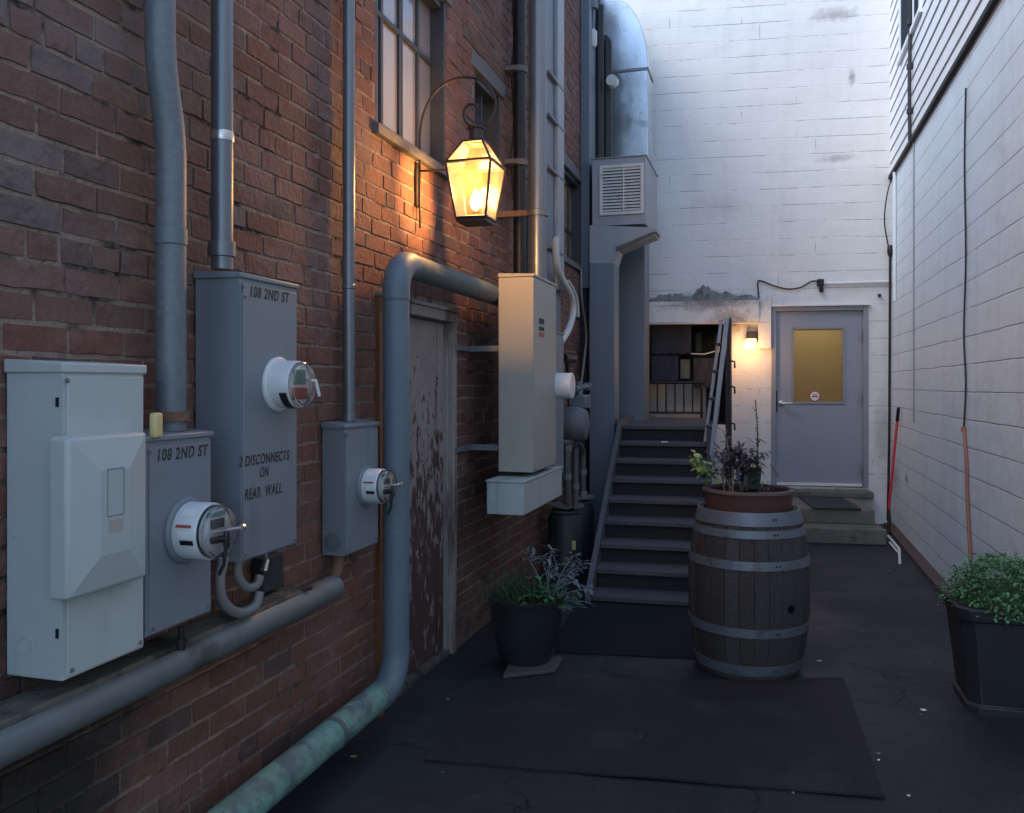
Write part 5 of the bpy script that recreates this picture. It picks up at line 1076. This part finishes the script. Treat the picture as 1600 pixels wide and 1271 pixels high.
# ------------------------------------------------------------------ barrel planter
BC = Vector((-.105, 4.95, 0))
brl = thing('oak_barrel', 'weathered oak barrel with galvanised hoops standing on the asphalt', 'barrel', BC)
BH = .878
def brad(z):
    t = (z / BH - .5) * 2; return .268 + (.324 - .268) * (1 - abs(t) ** 2.1)
bm = bmesh.new(); lay = bm.loops.layers.float_color.new('tint'); NS = 26; nz = 18
for sidx in range(NS):
    a0, a1 = 2 * math.pi * sidx / NS, 2 * math.pi * (sidx + 1) / NS; gap = .006
    k = rnd.uniform(.75, 1.2); c = Vector((.038, .031, .028)).lerp(Vector((.05, .047, .048)), rnd.random()) * k; dr = rnd.uniform(-.0012, .0012)
    grid = []
    for j in range(nz + 1):
        z = BH * j / nz; r_ = brad(z) + dr; rowv = []
        for i, (aa, rr) in enumerate(((a0 + gap * .3, -.004), (a0 + gap, 0), ((a0 + a1) / 2, .0015), (a1 - gap, 0), (a1 - gap * .3, -.004))):
            rowv.append(bm.verts.new(((r_ + rr) * math.cos(aa), (r_ + rr) * math.sin(aa), z)))
        grid.append(rowv)
    for j in range(nz):
        for i in range(4):
            fc = bm.faces.new((grid[j][i], grid[j][i + 1], grid[j + 1][i + 1], grid[j + 1][i]))
            for lp_ in fc.loops: lp_[lay] = (*c, 1)
    # top rim thickness
    inn_ = [bm.verts.new(((brad(BH) - .03) * math.cos(a), (brad(BH) - .03) * math.sin(a), BH)) for a in (a0, (a0 + a1) / 2, a1)]
    for q in ((grid[-1][0], grid[-1][1], inn_[0]), (grid[-1][1], grid[-1][2], inn_[1], inn_[0]), (grid[-1][2], grid[-1][3], inn_[2], inn_[1]), (grid[-1][3], grid[-1][4], inn_[2])):
        fc = bm.faces.new(q)
        for lp_ in fc.loops: lp_[lay] = (*c, 1)
bmesh.ops.recalc_face_normals(bm, faces=bm.faces)
me = bpy.data.meshes.new('staves'); bm.to_mesh(me); bm.free(); me.materials.append(M['stave']); me.polygons.foreach_set('use_smooth', [True] * len(me.polygons)); me.set_sharp_from_angle(angle=R(40))
o = bpy.data.objects.new('staves', me); COL.objects.link(o); o.parent = brl
for (za, zb) in ((.812, .881), (.750, .790), (.588, .634), (.238, .285), (.03, .085)):
    mb = MB(); n = 4; prof = [(brad(za) - .002, za)] + [(brad(za + (zb - za) * i / n) + .005, za + (zb - za) * i / n) for i in range(n + 1)] + [(brad(zb) - .002, zb)]
    mb.lathe(prof, (0, 0, 0), seg=64); h_ = part('hoop', mb, M['hoop'], brl, local=True)
    mb = MB()
    for k in range(2):
        a = R(-62 + 3.2 * k); zz = (za + zb) / 2; rr = brad(zz) + .004
        mb.lathe([(.006, 0), (.006, -.004)], (rr * math.cos(a), rr * math.sin(a), zz), axis='Y', seg=8, caps=True)
    part('rivet', mb, M['dark'], h_, local=True)
a = R(-47); zz = .385; rr = brad(zz); nv_ = Vector((math.cos(a), math.sin(a), 0)); mb = MB(); mb.tube([nv_ * (rr - .02) + Vector((0, 0, zz)), nv_ * (rr + .003) + Vector((0, 0, zz))], .021, 18); part('bung_hole', mb, mat('bung_black', (.004,.004,.004), .9, spec=.1), brl, local=True)
# terracotta bowl set in the barrel
tb = thing('terracotta_planter', 'wide round terracotta planter set into the top of the barrel', 'planter', (BC.x, BC.y, .80))
mb = MB(); mb.lathe([(.215, .78), (.234, .93), (.238, .962), (.244, .967), (.244, .977), (.224, .979), (.216, .972), (.214, .94)], (BC.x, BC.y, 0), seg=56); part('bowl', mb, M['terracotta'], tb)
mb = MB(); mb.lathe([(.2385, .963), (.248, .967), (.248, .981), (.222, .983), (.220, .969)], (BC.x, BC.y, 0), seg=56); part('rim', mb, M['terrarim'], tb)
mb = MB(); mb.lathe([(.217, .944), (.12, .954), (.001, .951)], (BC.x, BC.y, 0), seg=40); part('soil', mb, M['soil'], tb)
def BP(u, v): return PY(u, v, BC.y)
# plants in the bowl
t = thing('dusky_shrub', 'bushy plant with dark dusky leaves in the barrel planter', 'plant', (BC.x - .02, BC.y, .97))
mb = MB()
stems = [((1158, 768), (1154, 745), (1150, 720)), ((1132, 768), (1130, 735), (1134, 705)), ((1166, 768), (1170, 730), (1168, 712)), ((1145, 768), (1146, 730), (1142, 700))]
for s_ in stems: mb.tube(dense([BP(*p) + Vector((0, rnd.uniform(-.04, .04), 0)) for p in s_], 5), .004, 6)
part('stems', mb, M['stem'], t)
mb = MB()
for i in range(330):
    c = BP(rnd.gauss(1155, 17), rnd.gauss(719, 14)); c.y += rnd.gauss(0, .07); d = Vector((rnd.gauss(0, 1), rnd.gauss(0, .7), rnd.gauss(.1, .5)))
    mb.leaf(c, d, rnd.uniform(.05, .095), rnd.uniform(.014, .024), .3)
part('leaves', mb, M['leafpu'], t)
t = thing('yellow_green_sprig', 'sprig with pale yellow-green leaves leaning left over the barrel', 'plant', BP(1146, 768)[:])
mb = MB(); mb.tube(dense([BP(1147, 770), BP(1133, 748), BP(1118, 738), BP(1104, 730)], 6), .0042, 6); part('stem', mb, M['stem'], t)
mb = MB()
for i in range(80):
    tt = rnd.random(); c = BP(1112 - 26 * tt + rnd.gauss(0, 3), 742 - 27 * tt + rnd.gauss(0, 5)); c.y += rnd.gauss(0, .02)
    mb.leaf(c, (rnd.gauss(-.3, .8), rnd.gauss(-.3, .7), rnd.gauss(0, .6)), rnd.uniform(.03, .05), rnd.uniform(.025, .04), .25)
part('leaves', mb, M['leafyg'], t)
t = thing('tall_sprig', 'tall thin stalk with small leaves rising at the right of the barrel planter', 'plant', BP(1184, 768)[:])
mb = MB(); mb.tube(dense([BP(1186, 770), BP(1184, 730), BP(1184, 680), BP(1181, 632), BP(1181, 625)], 6), [.0035] * 24 + [.001], 6); part('stem', mb, M['leafdk'], t)
mb = MB()
for i in range(120):
    tt = rnd.random() ** 1.6; v = 745 - 118 * tt; c = BP(1184 - 3 * tt + rnd.gauss(0, 1.2), v); mb.leaf(c, (rnd.gauss(0, 1), rnd.gauss(0, 1), rnd.uniform(.2, 1.2)), rnd.uniform(.018, .035) * (1.15 - .6 * tt), .014 * (1.3 - .7 * tt), .2)
part('leaves', mb, M['leafgr'], t)
t = thing('bare_twig', 'bare crooked twig arching left above the dusky plant', 'plant', BP(1140, 768)[:])
mb = MB(); mb.tube(dense([BP(1140, 770), BP(1138, 705), BP(1130, 675), BP(1122, 668), BP(1118, 652)], 5), .003, 6); mb.tube(dense([BP(1130, 675), BP(1136, 672), BP(1133, 680)], 4), .002, 5); mb.tube([BP(1126, 724), BP(1135, 722), BP(1143, 716)], .003, 5); part('stem', mb, M['stem'], t)
t = thing('low_sprig', 'small low sprig at the right rim of the terracotta planter', 'plant', BP(1197, 768)[:])
mb = MB()
for i in range(40):
    c = BP(rnd.gauss(1196, 5), 768 - abs(rnd.gauss(0, 8))); mb.leaf(c, (rnd.gauss(.2, 1), rnd.gauss(0, 1), rnd.uniform(0, 1.2)), .025, .007, .2)
part('leaves', mb, M['stem'], t)
p = BP(1169, 765); q = BP(1190, 733); t = thing('nursery_pot', 'square dark green plastic pot standing behind the dusky plant', 'pot', (p.x, BC.y + .1, .97))
mb = MB(); mb.hexa([(p.x - .035, BC.y + .07, .965), (q.x - .01, BC.y + .07, .965), (q.x - .01, BC.y + .18, .965), (p.x - .035, BC.y + .18, .965), (p.x - .045, BC.y + .06, q.z), (q.x, BC.y + .06, q.z), (q.x, BC.y + .19, q.z), (p.x - .045, BC.y + .19, q.z)]); part('pot', mb, mat('pot_green', (.03, .05, .045), .5), t, bevel=.006)
p = BP(1102, 763); mb = MB(); bmesh.ops.create_icosphere(mb.bm, subdivisions=2, radius=.018, matrix=Matrix.Translation((p.x + .01, p.y - .02, .993))); tag(part('pebble', mb, M['slab']), 'small pebble resting on the left rim of the terracotta planter', 'pebble')

# ------------------------------------------------------------------ glazed pot on the left
PC = PZ(822, 1036); pc = thing('glazed_pot', 'dark glazed round pot on a stone slab at the foot of the brick wall', 'flower pot', (PC.x, PC.y, .03))
mb = MB(); mb.lathe([(.10, .02), (.135, .022), (.150, .05), (.185, .17), (.203, .29), (.207, .35), (.214, .362), (.214, .375), (.196, .377), (.19, .35)], (PC.x, PC.y, 0), seg=48); part('body', mb, M['potglaze'], pc)
mb = MB(); mb.lathe([(.195, .345), (.001, .355)], (PC.x, PC.y, 0), seg=30); part('soil', mb, M['soil'], pc)
mb = MB(); p = PZ(792, 1060); mb.hexa([PZ(786, 1062), PZ(868, 1052), PZ(880, 1032), PZ(800, 1030), *[x + Vector((0, 0, .022)) for x in (PZ(786, 1062), PZ(868, 1052), PZ(880, 1032), PZ(800, 1030))]]); tag(part('stone_slab', mb, M['slab'], bevel=.006), 'flat stone slab under the dark glazed pot', 'slab')
def QP(u, v): return PD(u, v, PC.x * -sn + PC.y * cs)
t = thing('silver_leaved_plant', 'silver-grey leaved plant spilling from the right side of the glazed pot', 'plant', (PC.x + .08, PC.y, .36))
mb = MB(); ms = MB()
for (u, v) in ((858, 866), (842, 880), (870, 885), (893, 872), (905, 885), (900, 905), (880, 905), (862, 900), (912, 925), (890, 925), (905, 945), (828, 876), (885, 950), (895, 890)):
    c = QP(u, v); c.y += rnd.gauss(0, .04); root_ = QP(855 + rnd.gauss(0, 8), 948); ms.tube(dense([root_, (root_ + c) / 2 + Vector((0, 0, .03)), c], 4), .004, 5)
    for k in range(15):
        mb.leaf(c + Vector((rnd.gauss(0, .012), rnd.gauss(0, .012), rnd.gauss(0, .015))), (rnd.gauss(0, 1) + .2, rnd.gauss(0, 1), rnd.uniform(-.4, 1.3)), rnd.uniform(.04, .075), rnd.uniform(.014, .026), .25, .3)
part('leaves', mb, M['silver'], t); part('stems', ms, M['silver'], t)
t = thing('green_leafy_plant', 'low green leafy plant in the middle of the glazed pot', 'plant', (PC.x, PC.y, .36))
mb = MB()
for i in range(170):
    c = QP(rnd.gauss(848, 20), 944 - abs(rnd.gauss(0, 19))); c.y += rnd.gauss(0, .07); mb.leaf(c, (rnd.gauss(0, 1), rnd.gauss(-.2, 1), rnd.uniform(-.3, .8)), rnd.uniform(.03, .06), rnd.uniform(.022, .04), .3)
part('leaves', mb, M['leafgr'], t)
t = thing('wispy_plant', 'wispy fine-leaved dark plant at the left of the glazed pot', 'plant', (PC.x - .1, PC.y, .36))
mb = MB()
for i in range(220):
    b_ = QP(rnd.gauss(805, 16), 944); b_.y += rnd.gauss(0, .06); d = Vector((rnd.gauss(-.15, .35), rnd.gauss(0, .35), 1)).normalized(); mb.leaf(b_, d, rnd.uniform(.07, .30), .005, .15, .2, up=(rnd.gauss(0, 1), rnd.gauss(0, 1), 0))
for i in range(160):
    c = QP(rnd.gauss(800, 20), 938 - abs(rnd.gauss(0, 22))); c.y += rnd.gauss(0, .07); mb.leaf(c, (rnd.gauss(0, 1), rnd.gauss(0, 1), rnd.gauss(.3, .6)), rnd.uniform(.015, .035), .012, .2)
part('leaves', mb, M['leafdk'], t)

# ------------------------------------------------------------------ black planter on the right
sp = thing('square_planter', 'black square tapered planter against the right wall', 'planter', (1.11, 4.3, 0))
def octo(x0, x1, y0, y1, c, z): return [(x0 + c, y0, z), (x1 - c, y0, z), (x1, y0 + c, z), (x1, y1 - c, z), (x1 - c, y1, z), (x0 + c, y1, z), (x0, y1 - c, z), (x0, y0 + c, z)]
bl_ = PZ(1517, 1115)
x0, y0 = .905, bl_.y - .01; x1, y1 = 1.305, y0 + .40
mb = MB(); levels = [(0, .0, 0), (0, .0, .035), (.012, .0, .04), (-.03, .0, .44), (-.045, 0, .445), (-.055, 0, .50), (-.05, 0, .508), (-.02, 0, .508), (-.01, 0, .47)]
prev = None
for (ins, _, z) in levels:
    rg_ = [mb.v(p) for p in octo(x0 + ins, x1 + .0 - max(0, ins), y0 + ins, y1 - ins, .05, z)]
    if prev:
        for k in range(8): mb.bm.faces.new((prev[k], prev[(k + 1) % 8], rg_[(k + 1) % 8], rg_[k]))
    prev = rg_
mb.bm.faces.new(prev); part('box', mb, M['plastic_blk'], sp, bevel=.004)
bs = thing('leafy_bush', 'dense bright green small-leaved bush filling the black square planter', 'plant', (1.1, y0 + .2, .47))
mb = MB(); cx_, cy_ = 1.11, y0 + .17
for i in range(5200):
    a = rnd.uniform(0, 2 * math.pi); el_ = math.asin(rnd.uniform(.0, 1)); rr = rnd.uniform(.72, 1.08 + (.10 if i % 9 == 0 else 0)) ** .8
    n_ = Vector((math.cos(a) * math.cos(el_), math.sin(a) * math.cos(el_), math.sin(el_)))
    c = Vector((cx_, cy_, .475)) + Vector((n_.x * .262, n_.y * .262, n_.z * .225)) * rr * (1 + .22 * noise.noise(n_ * 2.6) + .10 * noise.noise(n_ * 7))
    if c.x > RX - .01: c.x = RX - .01 - rnd.random() * .03
    d = (n_ * .7 + Vector((rnd.gauss(0, .6), rnd.gauss(0, .6), rnd.gauss(0, .5)))).normalized()
    L_ = rnd.uniform(.012, .028); tipx = c.x + d.x * L_
    if tipx > RX - .003: d.x = -abs(d.x)
    mb.leaf(c, d, L_, L_ * .62, .25, .25)
part('leaves', mb, M['basil'], bs)
mb = MB()
for i in range(40):
    a = rnd.uniform(0, 6.28); mb.tube([(cx_ + .05 * math.cos(a), cy_ + .05 * math.sin(a), .46), (cx_ + .19 * math.cos(a), cy_ + .19 * math.sin(a), .50 + .15 * rnd.random())], .003, 4)
part('stems', mb, M['leafdk'], bs)
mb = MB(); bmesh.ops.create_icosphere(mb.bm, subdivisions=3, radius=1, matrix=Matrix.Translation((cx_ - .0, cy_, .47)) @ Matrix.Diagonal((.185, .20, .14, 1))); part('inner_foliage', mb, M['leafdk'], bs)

# ------------------------------------------------------------------ mats, pole, small things
def sheet(name, corners, h, m, label, cat='floor mat'):
    mb = MB(); A, B, C, D = [PZ(*c) for c in corners]; nx, ny = 26, 14; top = []; bot = []
    for i in range(nx + 1):
        for j in range(ny + 1):
            a, b = i / nx, j / ny; p = (A * (1 - a) + B * a) * (1 - b) + (D * (1 - a) + C * a) * b
            k = noise.noise(Vector((p.x * 1.7, p.y * 1.7, 5))); e = min(a, 1 - a, b, 1 - b)
            if e == 0: p = p + Vector((noise.noise(Vector((p.x * 6, p.y * 6, 1))), noise.noise(Vector((p.x * 6, p.y * 6, 9))), 0)) * .008
            zz = h + max(0, k) * .012 * (1.6 if e < .04 else .5); top.append(mb.v(p.x, p.y, zz)); bot.append(mb.v(p.x, p.y, max(.0006, zz - h + .0006)))
    g = lambda i, j: i * (ny + 1) + j
    for i in range(nx):
        for j in range(ny):
            mb.bm.faces.new((top[g(i, j)], top[g(i + 1, j)], top[g(i + 1, j + 1)], top[g(i, j + 1)])); mb.bm.faces.new((bot[g(i, j)], bot[g(i, j + 1)], bot[g(i + 1, j + 1)], bot[g(i + 1, j)]))
    for i in range(nx):
        for j in (0, ny): mb.bm.faces.new((top[g(i, j)], bot[g(i, j)], bot[g(i + 1, j)], top[g(i + 1, j)]))
    for j in range(ny):
        for i in (0, nx): mb.bm.faces.new((top[g(i, j)], top[g(i, j + 1)], bot[g(i, j + 1)], bot[g(i, j)]))
    return tag(part(name, mb, m, angle=50), label, cat)
sheet('rubber_mat', [(662, 1190), (1384, 1250), (1318, 1064), (785, 1066)], .009, M['mat_br'], 'large brownish rubber mat on the asphalt in front of the barrel')
sheet('rubber_mat', [(855, 1020), (1110, 1032), (1110, 944), (905, 936)], .009, M['mat_bl'], 'dark blue-black mat at the foot of the stairs')
rpz = thing('red_pole', 'red broom handle with a black grip leaning in the far right corner', 'broom handle', PD(1388, 830, 8.6)[:])
a = PX(1404, 638, RX - .03); b = PD(1389, 795, 9.0); a2_ = PX(1402, 658, RX - .032)
foot = PD(1387, 838, 8.95)
mb = MB(); mb.tube([a2_, b], .014, 12); part('pole', mb, M['redpole'], rpz)
mb = MB(); mb.tube([a, a2_], [.017, .018], 12); part('grip', mb, M['black'], rpz)
mb = MB(); mb.tube([b, (b + foot) / 2 + Vector((.01, 0, 0)), foot], [.013, .02, .024], 10); part('socket', mb, M['black'], rpz)
mb = MB(); z_ = .02
k1, k2, k3, k4 = PZ(1388, 838, z_), PZ(1405, 858, z_), PZ(1406, 880, z_), PZ(1390, 848, z_)
mb.tube(fillet([k1, k2, k3], .05), .013, 10); mb.tube([k4, PZ(1402, 862, z_)], .010, 8); tag(part('pvc_offcut', mb, M['pvc']), 'bent white plastic pipe lying on the ground by the steps', 'pipe')
mb = MB(); p = PZ(1560, 880, 0)
scr = [(1442, 1113, .018), (1438, 1120, .010), (1372, 1182, .014), (1373, 1192, .008), (1452, 1038, .008), (1478, 1026, .008), (1280, 1036, .014), (1460, 920, .016), (1480, 940, .014), (1390, 894, .010), (700, 1096, .012), (552, 1186, .016), (1465, 948, .010), (1346, 988, .008), (1000, 1155, .009), (1420, 1248, .008), (693, 1211, .008), (1240, 1244, .008)]
base_me = None
for i, (u, v, s_) in enumerate(scr):
    p = PZ(u, v); mb = MB(); n = 6; ring = []
    for k in range(n):
        aa = 2 * math.pi * k / n; r_ = s_ * rnd.uniform(.5, 1.1); ring.append((p.x + r_ * math.cos(aa), p.y + r_ * .8 * math.sin(aa), .0095 + rnd.uniform(0, .004)))
    mb.prism(ring, (0, 0, .0015)); t = part('litter_scrap', mb, M['whitelab'] if i % 3 == 0 else M['stem'])
    tag(t, 'tiny pale scrap of litter lying on the dark ground', 'litter', 'pale scraps scattered on the ground')
print('done')
